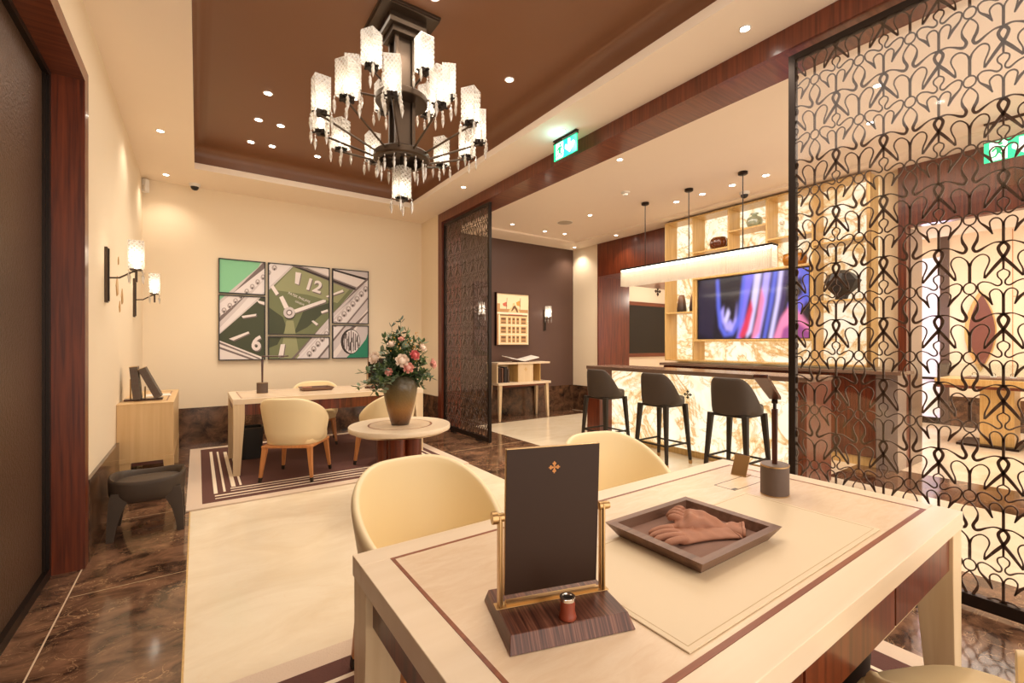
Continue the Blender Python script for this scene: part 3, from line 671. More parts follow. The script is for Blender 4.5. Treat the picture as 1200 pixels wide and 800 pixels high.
# console by the left wall
t = thing('console_cabinet', 'blond wood console cabinet on tapered legs against the left wall', 'cabinet', (-.35, 5.56, 0))
a = MB(); a.box(-.198, -.66, .345, .178, .66, .79); a.build('body', M['tan_z'], t, bevel=.002)
a = MB(); a.box(-.199, -.662, .79, .180, .662, .80); a.build('top', M['tan_z'], t, bevel=.001)
a = MB(); a.box(-.199, -.664, .31, .1785, .664, .345); a.build('base_rail', M['tan_z'], t, bevel=.001)
a = MB(); a.box(-.15, -.6, .27, .15, .6, .31); a.build('apron', M['rose_x'], t)
a = MB(); a.box(-.1, -.5, .8, .12, -.49, .8012).box(.12, -.5, .8, .13, .5, .8012).box(-.1, .49, .8, .12, .5, .8012); a.build('inlay_line', M['inlay'], t)
for sx in (-1, 1):
    for sy in (-1, 1):
        l = MB(); l.bar((sx*.143, sy*.62, .31), (sx*.155, sy*.63, 0), .075, .075, .045, .045); l.build('leg', M['tan_z'], t, bevel=.002)
# two frames/books on stand
t = thing('book_stand', 'dark display base with brass pegs on the console', 'stand', (-.40, 5.22, .8))
a = MB(); a.box(-.13, -.06, 0, .14, .06, .014); a.build('base', M['rose_dark'], t, bevel=.003)
for x, zt in ((-.088, .19), (.012, .12)): q = MB(); q.cyl((x, .0, .014), (x, 0, zt), .006); q.build('peg', M['brass'], t)
bkm = plain('patterned_grey_binding', S(92, 80, 70), .5, bump=.5, bscale=80)
def strap_album(loc, lean, label):
    t = thing('display_album', label, 'album', loc)
    n = Matrix.Rotation(lean, 3, 'Y')
    def bx(x0, y0, z0, x1, y1, z1): return [tuple(n @ Vector(p)) for p in ((x0,y0,z0),(x1,y0,z0),(x1,y1,z0),(x0,y1,z0),(x0,y0,z1),(x1,y0,z1),(x1,y1,z1),(x0,y1,z1))]
    a = MB(); a.hexa(bx(-.0275, -.09, 0, .0275, .07, .285)); a.build('cover', bkm, t, bevel=.003)
    a = MB()
    for k in range(4):
        for r in range(6): a.hexa(bx(-.022+k*.0115, -.0925, .02+r*.043, -.0145+k*.0115, -.089, .053+r*.043))
    a.build('strap_samples', M['dk_leather'], t)
    a = MB(); a.hexa(bx(-.03, -.092, .285, .03, .072, .289)); a.build('top_plate', M['brass'], t)
strap_album((-.435, 5.20, .815), -.09, 'upright dark patterned display album on the console, left one')
strap_album((-.288, 5.20, .824), -.42, 'dark patterned display album leaning to the left on the console')
t = thing('paper_sheet', 'open white brochure lying flat on the console', 'brochure', (-.32, 5.62, .8015), .1)
a = MB(); a.box(-.1, -.12, 0, .1, .12, .002); a.build('page', M['white'], t)

# round table
t = thing('round_side_table', 'round pale table with inlaid ring and fluted rosewood pedestal', 'table', (1.35, 3.535, 0))
a = MB(); a.lathe([(.375, .607), (.398, .615), (.40, .622), (.40, .645), (.396, .65), (.001, .65)], n=64); a.build('tabletop', M['blond_x'], t, smooth=40)
a = MB(); a.lathe([(.24, .6501), (.247, .6506), (.254, .6501)], n=64, cap=False); a.build('inlay_ring', M['inlay'], t)
a = MB(); a.lathe([(.001, .6501), (.24, .6504), (.24, .6498)], n=48, cap=False); a.build('tabletop_centre', M['burl'], t)
a = MB(); a.lathe([(.36, .595), (.38, .607), (.001, .607), (.001, .595)], n=48); a.build('under_rim', M['brass'], t, smooth=40)
for k in range(5):
    a_ = 2*math.pi*k/5 + .35; a = MB(); a.lathe([(.068, .012), (.068, .595)], c=(.115*math.cos(a_), .115*math.sin(a_), 0), n=24)
    a.build('pedestal_column', M['rose_z'], t, smooth=40)
a = MB(); a.lathe([(.22, 0), (.22, .012), (.2, .016), (.001, .016)], n=40); a.build('foot_plate', M['brass'], t, smooth=40)

# foyer table with open shelf
t = thing('book_console', 'pale wood console with open book compartment by the dark foyer wall', 'console table', (4.68, 6.53, 0))
a = MB(); a.box(-.56, -.2, .60, .57, .2, .64); a.build('lower_top', M['blond_x'], t, bevel=.002)
a = MB(); a.box(-.56, -.17, .955, .57, .19, .985); a.build('upper_top', M['blond_x'], t, bevel=.002)
a = MB(); a.box(-.12, -.15, .64, .20, .17, .955).box(-.56, .15, .64, .45, .17, .955).box(-.56, -.15, .64, -.54, .15, .955); a.build('carcass', M['blond_z'], t, bevel=.001)
for q in ((.36, .375, .17), (-.125, -.121, .15), (.2, .204, .15)): a = MB(); a.box(q[0], -.14, .64, q[1], q[2], .955); a.build('shelf_lining', M['lining'], t)
a = MB(); a.box(-.45, -.16, .565, .47, .16, .60); a.build('apron', M['rose_x'], t)
for p_ in emblem_polys(.04, .86, .03):
    pass
a = MB()
for p_ in emblem_polys(.04, .86, .035): a.prism(p_, lambda s, q, d: (s, -.15-d, q), 0, .001)
a.build('emblem', M['lining'], t)
for sx in (-1, 1):
    for sy in (-1, 1):
        l = MB(); l.bar((sx*.5, sy*.15, .60), (sx*.52, sy*.17, 0), .06, .06, .035, .035); l.build('leg', M['blond_z'], t, bevel=.003)
BK = [S(60, 36, 26), S(92, 60, 40), S(40, 30, 28), S(84, 66, 52)]
x = -.50
for k, (w_, h_) in enumerate(((.05, .26), (.045, .25), (.06, .27), (.04, .24))):
    b = thing('book', ['dark brown book, leftmost inside the foyer console compartment', 'mid brown book, second from left inside the foyer console compartment', 'thick black-brown book, third inside the foyer console compartment', 'slim taupe book, rightmost inside the foyer console compartment'][k], 'book', (4.68+x, 6.53, .64), group='books in the foyer console')
    m = plain('book_cloth', BK[k], .6); a = MB(); a.box(0, -.11, 0, w_-.004, .10, h_); a.build('cover', m, b, bevel=.003)
    a = MB(); a.box(.005, -.10, .004, w_-.009, .104, h_+.001); a.build('pages', M['white'], b); x += w_+.01
t = thing('open_book', 'open white book on a low cradle atop the foyer console', 'book', (4.70, 6.50, .985))
a = MB(); a.hexa([(-.32, -.12, .07), (-.0, -.12, .012), (-.0, .12, .03), (-.32, .12, .10), (-.32, -.12, .085), (0, -.12, .03), (0, .12, .05), (-.32, .12, .115)]); a.build('left_pages', M['white'], t, bevel=.003)
a = MB(); a.hexa([(.0, -.12, .012), (.32, -.12, .07), (.32, .12, .10), (.0, .12, .03), (0, -.12, .03), (.32, -.12, .085), (.32, .12, .115), (0, .12, .05)]); a.build('right_pages', M['white'], t, bevel=.003)
a = MB(); a.box(-.12, -.08, 0, .12, .1, .012); a.build('cradle', M['rose_dark'], t)
# ============================================================ BAR
t = thing('bar_counter', 'long bar with backlit onyx front and dark wood top', 'bar counter', (4.72, 3.2, 0))
a = MB(); a.box(-.27, -1.39, .955, .27, 1.40, 1.0); a.build('countertop', wood('taupe_counter', S(98, 74, 60), S(134, 106, 88), 'Y', 40, .25), t, bevel=.003)
a = MB(); a.box(-.02, -1.25, .07, .0, 1.155, .955); a.build('onyx_front', M['onyx'], t)
a = MB(); a.box(0, -1.25, 0, .25, 1.155, .955); a.build('carcass', M['rose_z'], t)
a = MB(); a.box(-.035, -1.25, 0, .0, 1.155, .07); a.build('plinth', M['lining'], t, bevel=.002)
a = MB(); a.box(-.26, 1.155, 0, .26, 1.39, .955); a.build('end_panel', M['rose_z'], t, bevel=.002)
a = MB(); a.box(-.26, -1.38, 0, .26, -1.25, .955); a.build('end_panel', M['rose_z'], t, bevel=.002)
a = MB()
for p_ in emblem_polys(-.024, .712, .055): a.prism(p_, lambda s, q, d: (-.021-d, s, q), 0, .002)
a.build('emblem', M['black'], t)
t = thing('back_counter', 'low rosewood cabinet run with dark worktop below the lit shelves', 'cabinet', (5.98, 2.95, 0))
a = MB(); a.box(-.23, -1.45, .985, .2, 1.42, 1.02); a.build('worktop', wood('taupe_worktop', S(98, 74, 60), S(134, 106, 88), 'Y', 40, .25), t, bevel=.002)
a = MB(); a.box(-.11, -1.22, .0, .2, 1.42, .985); a.build('carcass', M['rose_z'], t)
a = MB(); a.box(-.13, -1.40, 0, .2, -1.22, .985); a.build('grey_end_panel', plain('satin_grey_panel', S(170, 156, 146), .3, .5), t)
for k in range(6):
    y = -1.22 + k*.44; d = MB(); d.box(-.135, y+.004, .10, -.11, y+.436, .975); d.build('door', M['rose_z'], t, bevel=.002)
a = MB(); a.box(-.12, -1.22, 0, -.11, 1.42, .095); a.build('brass_plinth', M['lining'], t)
# shelving
SY = [1.80, 2.34, 2.86, 3.36, 3.89, 4.37]
t = thing('display_shelving', 'tall gold-lined shelving with backlit onyx behind the bar', 'shelving', (6.03, 3.085, 0)); ox, oy = 6.03, 3.085
a = MB(); a.box(.13, SY[0]-oy, 1.05, .16, SY[-1]-oy, 3.14); a.build('onyx_back', M['onyx'], t)
def sh(n, x0, y0, z0, x1, y1, z1): q = MB(); q.box(x0-ox, y0-oy, z0, x1-ox, y1-oy, z1); return q.build(n, M['lining'], t, bevel=.002)
XF, XB = 5.88, 6.16; T = .022
sh('end_upright', XF, SY[-1]-T, 1.05, XB, SY[-1], 3.14); 
a = MB(); a.box(XF-ox, SY[0]-oy, 1.05, XB-ox, SY[0]+T-oy, 3.14); a.build('end_upright', M['lining'], t)
sh('top_board', XF, SY[0]+T, 3.118, XB, SY[-1]-T, 3.14); sh('bottom_board', XF, SY[0]+T, 1.05, XB, SY[-1]-T, 1.07)
for i in (1, 4): sh('upright', XF, SY[i]-T/2, 1.07, XB, SY[i]+T/2, 3.118)
for i in (2, 3): sh('upright', XF, SY[i]-T/2, 2.25, XB, SY[i]+T/2, 3.118)
sh('shelf', XF, SY[4]+T/2, 1.755, XB, SY[5]-T, 1.777)
sh('shelf', XF, SY[3]+T/2, 2.60, XB, SY[4]-T/2, 2.622); sh('shelf', XF, SY[2]+T/2, 2.80, XB, SY[3]-T/2, 2.822)
sh('shelf', XF, SY[1]+T/2, 2.595, XB, SY[2]-T/2, 2.617); sh('shelf', XF, SY[0]+T, 2.44, XB, SY[1]-T/2, 2.462); sh('shelf', XF, SY[0]+T, 1.775, XB, SY[1]-T/2, 1.797)
sh('shelf', XF, SY[1]+T/2, 2.225, XB, SY[4]-T/2, 2.25); sh('shelf', XF, SY[1]+T/2, 1.335, XB, SY[4]-T/2, 1.36)
q = MB(); q.box(5.86-ox, SY[0]-.02-oy, 1.05, 5.88-ox, SY[0]+.01-oy, 3.14); q.build('edge_trim', M['brass'], t)
for y in (2.07, 2.6, 3.1, 3.6, 4.1): 
    pass
# television
t = thing('television', 'wall television showing purple and red light streaks over the bar', 'television', (5.95, 3.11, 1.79))
a = MB(); a.box(-.03, -.735, -.425, .05, .735, .43); a.build('casing', M['dark'], t, bevel=.004)
a = MB(); a.box(-.05, -.77, -.455, -.01, -.735, .455).box(-.05, .735, -.455, -.01, .77, .455).box(-.05, -.735, -.455, -.01, .735, -.425).box(-.05, -.735, .43, -.01, .735, .455); a.build('surround', M['lining'], t, bevel=.002)
TVW, TVH = 1.43, .81
import numpy as np
PAL = [S(40, 32, 52), S(120, 110, 220), S(176, 160, 246), S(214, 200, 250), S(210, 50, 84), S(236, 130, 170), S(60, 44, 90), S(90, 100, 210), S(150, 70, 130), S(26, 20, 32)]
# u: 0 (left) .. 1 (right), v: 0 bottom .. 1 top
SHP = [(9, [(0,0),(1,0),(1,1),(0,1)]), (0, [(0,.1),(.16,0),(.2,1),(.03,1)]), (0, [(.0,.55),(.2,.5),(.2,.8),(0,.9)]),
       (7, [(.19,.98),(.22,.98),(.235,.5),(.26,.2),(.30,.10),(.36,.14),(.41,.4),(.45,1),(.50,1),(.47,.55),(.42,.22),(.36,.06),(.27,.04),(.22,.2),(.2,.5)]),
       (2, [(.24,.45),(.27,.55),(.27,.35),(.31,.22),(.35,.2),(.38,.36),(.40,.62),(.39,.3),(.35,.12),(.29,.14),(.25,.3)]), (3, [(.27,.3),(.31,.5),(.33,.42),(.30,.25)]), (2, [(.29,.2),(.33,.32),(.36,.22),(.32,.12)]),
       (1, [(.48,1),(.56,1),(.50,.6),(.43,.0),(.39,.0),(.45,.5)]), (3, [(.56,1),(.62,1),(.585,.6),(.53,.1),(.48,.0),(.53,.6)]), (4, [(.53,.62),(.545,.45),(.50,.12),(.46,.02),(.41,.02),(.47,.3)]),
       (2, [(.64,1),(.70,1),(.66,.5),(.60,.0),(.54,.0),(.60,.5)]), (5, [(.62,.8),(.645,.6),(.60,.1),(.555,.0),(.53,0),(.58,.35)]), (7, [(.72,1),(.76,1),(.72,.55),(.655,.0),(.63,.0),(.68,.5)]),
       (3, [(.77,1),(.80,1),(.775,.6),(.71,.0),(.68,.0),(.74,.55)]), (6, [(.80,1),(.84,1),(.82,.6),(.76,0),(.71,0),(.775,.55)]), (1, [(.86,1),(1,1),(1,.62),(.92,.3),(.88,.0),(.80,.0),(.84,.5)]),
       (5, [(.78,.3),(.86,.5),(.94,.35),(1,.2),(1,0),(.72,0)]), (8, [(.80,.15),(.9,.25),(1,.1),(1,0),(.78,0)]), (7, [(.93,1),(1,1),(1,.5),(.95,.55)]), (9, [(.82,.8),(.95,.88),(.95,.62),(.83,.5)])]
NU, NV = 130, 74; SSX = 4
gu, gv = np.meshgrid((np.arange(NU*SSX)+.5)/(NU*SSX), (np.arange(NV*SSX)+.5)/(NV*SSX))
img = np.zeros(gu.shape + (3,)); img[:] = PAL[9][:3]
for m_, P in SHP:
    ins = np.zeros(gu.shape, bool); n = len(P)
    for k in range(n):
        (xa, ya), (xb, yb) = P[k], P[(k+1) % n]
        if ya == yb: continue
        c_ = ((ya > gv) != (yb > gv)) & (gu < (xb-xa)*(gv-ya)/(yb-ya)+xa); ins ^= c_
    img[ins] = PAL[m_][:3]
def blur(a_, r, ax):
    k = np.ones(2*r+1)/(2*r+1); return np.apply_along_axis(lambda v: np.convolve(np.pad(v, r, 'edge'), k, 'valid'), ax, a_)
for _ in range(2): img = blur(blur(img, 5, 1), 7, 0)
img = img[SSX//2::SSX, SSX//2::SSX][:NV, :NU]
vs_ = []; cs_ = []
for r in range(NV):
    for c in range(NU):
        vs_.append((-.031, .715 - c/(NU-1)*TVW, -.415 + r/(NV-1)*.83)); cs_.append(img[r, c])
me = bpy.data.meshes.new('lit_screen'); me.from_pydata(vs_, [], [(r*NU+c, (r+1)*NU+c, (r+1)*NU+c+1, r*NU+c+1) for r in range(NV-1) for c in range(NU-1)])
ca = me.color_attributes.new('broadcast', 'FLOAT_COLOR', 'POINT'); ca.data.foreach_set('color', [x for c in cs_ for x in (*c, 1.0)])
m, N, L, B = newmat('lit_television_screen'); at_ = N.new('ShaderNodeAttribute'); at_.attribute_name = 'broadcast'; L.new(at_.outputs['Color'], B.inputs['Emission Color'])
B.inputs['Emission Strength'].default_value = .85; B.inputs['Base Color'].default_value = (.01, .01, .012, 1); B.inputs['Roughness'].default_value = .15; me.materials.append(m)
o = bpy.data.objects.new('lit_screen', me); COL.objects.link(o); o.parent = t

# objects on shelves
def lathe_thing(name, label, cat, loc, prof, m, n=28, part='body', extra=None, group=None):
    t = thing(name, label, cat, loc, group=group); a = MB(); a.lathe(prof, n=n); a.build(part, m, t, smooth=50); return t
amber_d = plain('dark_amber_glass', S(96, 44, 18), .15, coat=.6)
t = thing('ribbed_bowl', 'brown ribbed glass bowl on the upper shelf left of the glass vase', 'bowl', (6.0, 3.56, 2.622))
a = MB(); a.rings([[((r*(1+.05*math.cos(10*th)))*math.cos(th), (r*(1+.05*math.cos(10*th)))*math.sin(th), z) for th in [2*math.pi*j/60 for j in range(60)]] for r, z in ((.07, 0), (.11, .03), (.125, .085), (.11, .14), (.085, .16), (.075, .158), (.09, .12), (.05, .03))]); a.build('bowl_body', amber_d, t, smooth=60)
a = MB(); a.lathe([(.075, .157), (.088, .16), (.088, .166), (.075, .166)], n=30, cap=False); a.build('rim', M['brass'], t)
t = thing('glass_vase', 'round pale green glass vase on the upper shelf', 'vase', (6.0, 3.07, 2.822))
a = MB(); a.lathe([(.04, 0), (.085, .03), (.1, .085), (.085, .13), (.035, .155), (.03, .17), (.05, .185), (.045, .185), (.025, .17), (.03, .15), (.08, .125), (.093, .085), (.08, .035), (.01, .01)], n=28); a.build('vase_body', M['frost'], t, smooth=60)
a = MB(); a.lathe([(.03, .185), (.05, .183), (.05, .19), (.03, .192)], n=20, cap=False); a.build('lip', M['frost'], t)
t = thing('glass_decanter', 'clear stoppered glass decanter on upper shelf beside the screen edge', 'decanter', (5.98, 2.72, 2.617))
a = MB(); a.lathe([(.045, 0), (.06, .02), (.06, .09), (.02, .12), (.018, .16), (.025, .165)], n=20); a.build('bottle', M['glass'], t, smooth=50)
a = MB(); a.lathe([(.015, .165), (.03, .19), (.025, .21), (.003, .22)], n=16); a.build('stopper', M['crystal'], t, smooth=50)
t = thing('amber_bowl', 'amber ring-shaped glass bowl standing above the television', 'bowl', (6.0, 2.58, 2.25))
a = MB(); a.lathe([(.07, 0), (.115, .02), (.135, .08), (.125, .14), (.1, .15), (.09, .13), (.11, .08), (.06, .02)], n=28); a.build('bowl_body', plain('amber_glass', S(170, 110, 40), .15, coat=.5), t, smooth=60)
a = MB(); a.lathe([(.1, .15), (.127, .14), (.127, .146), (.1, .156)], n=28, cap=False); a.build('rim', M['brass'], t)
def grad_vase_mat():
    m, N, L, B = newmat('ombre_grey_glass'); tc = N.new('ShaderNodeTexCoord'); sp = N.new('ShaderNodeSeparateXYZ'); L.new(tc.outputs['Object'], sp.inputs[0])
    r = ramp(N, [(0.02, S(52, 44, 40)), (.12, S(84, 62, 48)), (.27, S(150, 110, 84))]); L.new(sp.outputs['Z'], r.inputs[0]); L.new(r.outputs[0], B.inputs['Base Color']); B.inputs['Roughness'].default_value = .35; return m
gv = grad_vase_mat()
for k, (y, lb) in enumerate(((4.15, 'tall smoky ombre vase on the mid shelf, left of its twin'), (3.94, 'tall smoky ombre vase on the mid shelf, half hidden next to television'))):
    t = thing('ombre_vase', lb, 'vase', (5.99, y, 1.777), group='ombre vases')
    a = MB(); a.lathe([(.055, 0), (.068, .01), (.07, .06), (.058, .16), (.045, .235), (.035, .25), (.028, .25), (.036, .22)], n=24); a.build('vase_body', gv, t, smooth=50)
    a = MB(); a.lathe([(.028, .25), (.036, .25), (.036, .256), (.028, .256)], n=20, cap=False); a.build('rim', M['bronze'], t)
t = thing('faceted_sculpture', 'black faceted sculpture on the right shelf, seen through the lattice screen', 'sculpture', (5.99, 2.09, 1.797))
random.seed(3)
a = MB(); R_ = []
for z, r in ((0, .06), (.05, .065), (.12, .13), (.21, .175), (.29, .13), (.335, .05)): R_.append([(r*(1+random.uniform(-.12, .12))*math.cos(2*math.pi*j/9), r*(1+random.uniform(-.12, .12))*math.sin(2*math.pi*j/9), z) for j in range(9)])
a.rings(R_); a.build('faceted_body', plain('black_textured_resin', S(40, 38, 38), .4, bump=1, bscale=40), t)
# ============================================================ RECESS SCREEN & EMBLEM
t = thing('wall_screen', 'dark glossy screen in a wooden frame inside the wall recess', 'screen', (8.2, 6.58, 1.62))
a = MB(); a.box(-.66, -.02, -.52, .66, .02, .52); a.build('glass', plain('dark_glass', S(24, 24, 24), .12), t)
a = MB()
for q in ((-.74, -.6, .74, -.52), (-.74, .52, .74, .6), (-.74, -.52, -.66, .52), (.66, -.52, .74, .52)): a.box(q[0], -.035, q[1], q[2], .02, q[3])
a.build('frame', M['rose_x'], t, bevel=.004)
a = MB()
for p_ in emblem_polys(8.62, 2.50, .11): a.prism(p_, lambda s, q, d: (s, 6.599-d, q), 0, .01)
t = a.build('wall_emblem', M['bronze'], None); tag(t, 'small bronze cross emblem on recess wall under the pendant light', 'emblem')
point(8.0, 5.4, 2.3, 30)  # bare point light in the recess, no fitting modelled
# ============================================================ LINEAR PENDANT
t = thing('linear_pendant', 'long rectangular crystal pendant light hanging over the bar', 'pendant light', (4.95, 3.33, 0))
a = MB(); a.box(-.07, -1.01, 2.33, .07, 1.04, 2.352); a.build('top_bar', M['black'], t, bevel=.002)
a = MB(); a.box(-.055, -1.0, 2.318, .055, 1.03, 2.33); a.build('light_strip', M['strip'], t)
a = MB(); random.seed(5)
for j in range(118):
    y = -1.0 + j*2.03/117
    for x in (-.06, .06):
        z = 2.318
        for k in range(9):
            r = .0066; zz = z - k*.0235
            a.rings([[(x+r*math.cos(q*math.pi/2+.5), y+r*math.sin(q*math.pi/2+.5), zz) for q in range(4)], [(x+r*math.cos(q*math.pi/2+.5), y+r*math.sin(q*math.pi/2+.5), zz-.021) for q in range(4)]])
for j in range(8):
    x = -.06+j*.12/7
    for y in (-1.0, 1.03):
        for k in range(9):
            zz = 2.318-k*.0235; a.box(x-.0055, y-.004, zz-.021, x+.0055, y+.004, zz)
cr = a.build('crystal_fringe', glassy('lit_crystal_beads', (1, .98, .95, 1), .55, .1, .72, (.97, .93, .86, 1)), t, fix=False); cr['kind'] = 'stuff'
for y in (-.67, 0.0, .66):
    a = MB(); a.cyl((-.0, y, 2.352), (0, y, 3.18), .006); rod = a.build('rod', M['black'], t, smooth=40)
    a = MB(); a.lathe([(.05, 3.2), (.05, 3.175), (.04, 3.168), (.001, 3.168)], c=(0, y, 0), n=20); a.build('ceiling_canopy', M['black'], rod, smooth=40)
ar = area(4.95, 3.34, 2.10, .1, 2.0, 7)
# ============================================================ SCONCES
def sconce(loc, rz, label, group, arm=.175, zs=0):
    t = thing('wall_sconce', label, 'wall light', loc, rz, group)   # local +X points away from the wall
    a = MB(); a.box(0, -.03, -.2, .018, .03, .2); a.build('backplate', M['bronze'], t, bevel=.002)
    a = MB(); a.box(.018, -.012, -.19, .026, .012, .19); a.build('backplate_ridge', M['black'], t)
    a = MB(); a.tube([(.02, 0, -.02), (.08, 0, -.015), (arm-.02, 0, .035), (arm, 0, .04)], .006); a.build('arm', M['bronze'], t, smooth=50)
    a = MB(); a.cyl((arm, 0, -.04), (arm, 0, .05), .008); a.box(arm-.035, -.035, .045, arm+.035, .035, .056); a.build('holder', M['bronze'], t)
    h = .045; z0, z1 = .06, .265; th = .006; a = MB()
    for q in ((-h, -h, h, -h+th), (-h, h-th, h, h), (-h, -h+th, -h+th, h-th), (h-th, -h+th, h, h-th)): a.box(arm+q[0], q[1], z0, arm+q[2], q[3], z1)
    a.build('glass_shade', M['shade'], t)
    a = MB(); a.lathe([(.008, .056), (.012, .08), (.016, .11), (.010, .15), (.002, .17)], c=(arm, 0, 0), n=10); a.build('bulb', M['bulb'], t, smooth=60)
    for q in ((-1, -1), (1, -1), (1, 1), (-1, 1)):
        x, y = arm+q[0]*.04, q[1]*.04; a = MB(); a.lathe([(.001, .045), (.006, .035), (.002, .02), (.008, -.0), (.004, -.04), (.0005, -.055)], c=(x, y, 0), n=6); a.build('crystal_drop', M['crystal'], t)
    w_ = Matrix.Rotation(rz, 3, 'Z') @ Vector((arm, 0, .14)); point(loc[0]+w_.x, loc[1]+w_.y, loc[2]+.16, .45, WARM, .02)
    return t
sconce((-.55, 4.36, 1.80), 0, 'wall sconce with square glass shade on left wall, nearer to the wood portal', 'sconces on the left wall')
sconce((-.55, 6.10, 1.78), 0, 'wall sconce with square glass shade on left wall, nearer to the corner', 'sconces on the left wall')
sconce((5.44, 6.75, 1.75), -math.pi/2, 'wall sconce right of the facade painting on the dark wall', 'sconces on the dark wall', .11)
sconce((3.98, 6.75, 1.75), -math.pi/2, 'wall sconce on the dark wall seen through the narrow lattice screen', 'sconces on the dark wall', .11)
t = thing('gold_wall_ornament', 'scattered gold leaf wall ornament between the two left sconces', 'wall ornament', (-.549, 5.05, 1.75))
for k, (y, z, sc) in enumerate(((-.03, .25, .5), (-.10, .03, 1.2), (.20, -.03, 1.0), (.05, -.13, .7))):
    a = MB(); a.prism([(y, z+.07*sc), (y+.05*sc, z+.02*sc), (y+.06*sc, z-.05*sc), (y-.02*sc, z-.07*sc), (y-.06*sc, z)], lambda s, q, d: (d, s, q), 0, .003); a.build('gold_leaf', plain('gold_leaf', S(206, 160, 90), .4, .7), t)
# ============================================================ CHANDELIER
CX, CY = 1.185, 3.075
t = thing('chandelier', 'large two-tier chandelier with square crystal shades under brown tray ceiling', 'chandelier', (CX, CY, 0))
CH = t
a = MB(); a.box(-.205, -.205, 3.55, .205, .205, 3.57); a.box(-.2, -.2, 3.535, .2, .2, 3.55); a.build('ceiling_plate', M['bronze'], t, bevel=.002)
a = MB(); a.box(-.13, -.13, 3.47, .13, .13, 3.535); a.box(-.1, -.1, 3.43, .1, .1, 3.47); a.build('plate_step', M['bronze'], t, bevel=.002)
a = MB(); a.box(-.05, -.05, 2.62, .05, .05, 3.43)
for sx in (-1, 1):
    for sy in (-1, 1): a.box(sx*.06-.012, sy*.06-.012, 2.62, sx*.06+.012, sy*.06+.012, 3.43)
a.build('column', M['bronze'], t, bevel=.002)
a = MB(); a.lathe([(.001, 2.99), (.175, 2.99), (.18, 2.995), (.18, 3.03), (.175, 3.035), (.001, 3.035)], n=40); a.build('upper_disc', M['bronze'], t, smooth=40)
a = MB(); a.lathe([(.15, 2.585), (.185, 2.585), (.195, 2.595), (.195, 2.63), (.185, 2.64), (.15, 2.64), (.15, 2.585)], n=48, cap=False); a.build('hub_ring', M['bronze'], t, smooth=40)
a = MB(); a.lathe([(.001, 2.63), (.155, 2.63), (.155, 2.64), (.001, 2.64)], n=40); a.build('hub_plate', M['black'], t)
a = MB(); a.cyl((0, 0, 2.635), (0, 0, 2.505), .012); a.build('lower_stem', M['bronze'], t)
def shade_mb(cx, cy, z0, ang, h=.215, w_=.048, th=.006):
    a = MB(); c, s_ = math.cos(ang), math.sin(ang); rot = lambda x, y: (cx + x*c - y*s_, cy + x*s_ + y*c)
    for q in ((-w_, -w_, w_, -w_+th), (-w_, w_-th, w_, w_), (-w_, -w_+th, -w_+th, w_-th), (w_-th, -w_+th, w_, w_-th)):
        P = [rot(q[0], q[1]), rot(q[2], q[1]), rot(q[2], q[3]), rot(q[0], q[3])]
        a.hexa([(x, y, z0) for x, y in P] + [(x, y, z0+h) for x, y in P])
    return a, rot
ndrop = 0
def drop(parent, x, y, z, L_=.11):
    global ndrop; ndrop += 1
    a = MB(); a.lathe([(.0008, 0), (.006, -.008), (.0008, -.018)], c=(x, y, z), n=6); a.lathe([(.001, -.018), (.011, -.035), (.008, -.05), (.012, -.06), (.010, -.075), (.0005, -L_)], c=(x, y, z), n=6)
    a.build('crystal_drop', M['crystal'], parent)
def lampunit(cx, cy, z0, ang, drops=True, arm_from=None, glow=True):
    a, rot = shade_mb(cx, cy, z0, ang); sh_ = a.build('crystal_shade', M['shade'], CH)
    h = MB()
    P = [rot(x, y) for x, y in ((-.03, -.03), (.03, -.03), (.03, .03), (-.03, .03))]; h.hexa([(x, y, z0-.02) for x, y in P] + [(x, y, z0+.008) for x, y in P])
    P = [rot(x, y) for x, y in ((-.055, -.006), (.055, -.006), (.055, .006), (-.055, .006))]; h.hexa([(x, y, z0-.012) for x, y in P] + [(x, y, z0-.004) for x, y in P])
    P = [rot(x, y) for x, y in ((-.006, -.055), (.006, -.055), (.006, .055), (-.006, .055))]; h.hexa([(x, y, z0-.012) for x, y in P] + [(x, y, z0-.004) for x, y in P])
    hd_ = h.build('lamp_holder', M['black'], CH)
    b = MB(); b.lathe([(.010, .008), (.013, .03), (.017, .06), (.012, .095), (.002, .125)], c=(cx, cy, z0), n=8); b.build('bulb', M['bulb'], hd_, smooth=60)
    if glow: point(CX+cx, CY+cy, z0+.07, .4, WARM, .02)
    if drops:
        for q in ((-.05, -.05), (.05, -.05), (.05, .05), (-.05, .05)):
            x, y = rot(*q); drop(hd_, x, y, z0-.002)
    if arm_from:
        a = MB(); a.tube([arm_from, (cx, cy, z0-.02)], .0075, 6); a.build('arm', M['bronze'], CH, smooth=50)
for k in range(12):
    th = math.radians(30*k) + .06; x, y = .545*math.cos(th), .545*math.sin(th)
    lampunit(x, y, 2.765, th, True, (.185*math.cos(th), .185*math.sin(th), 2.615), glow=(k % 2 == 0))
for k in range(6):
    th = math.radians(60*k) + .60; x, y = .33*math.cos(th), .33*math.sin(th)
    lampunit(x, y, 3.075, th, True, (.14*math.cos(th), .14*math.sin(th), 3.03), glow=(k % 2 == 0))
lampunit(0, 0, 2.33, .3, True, None)
a = MB(); a.cyl((0, 0, 2.30), (0, 0, 2.51), .005); a.build('lower_rod', M['bronze'], CH)
for k in range(14):
    th = 2*math.pi*k/14; drop(CH, .165*math.cos(th), .165*math.sin(th), 2.585, .12)

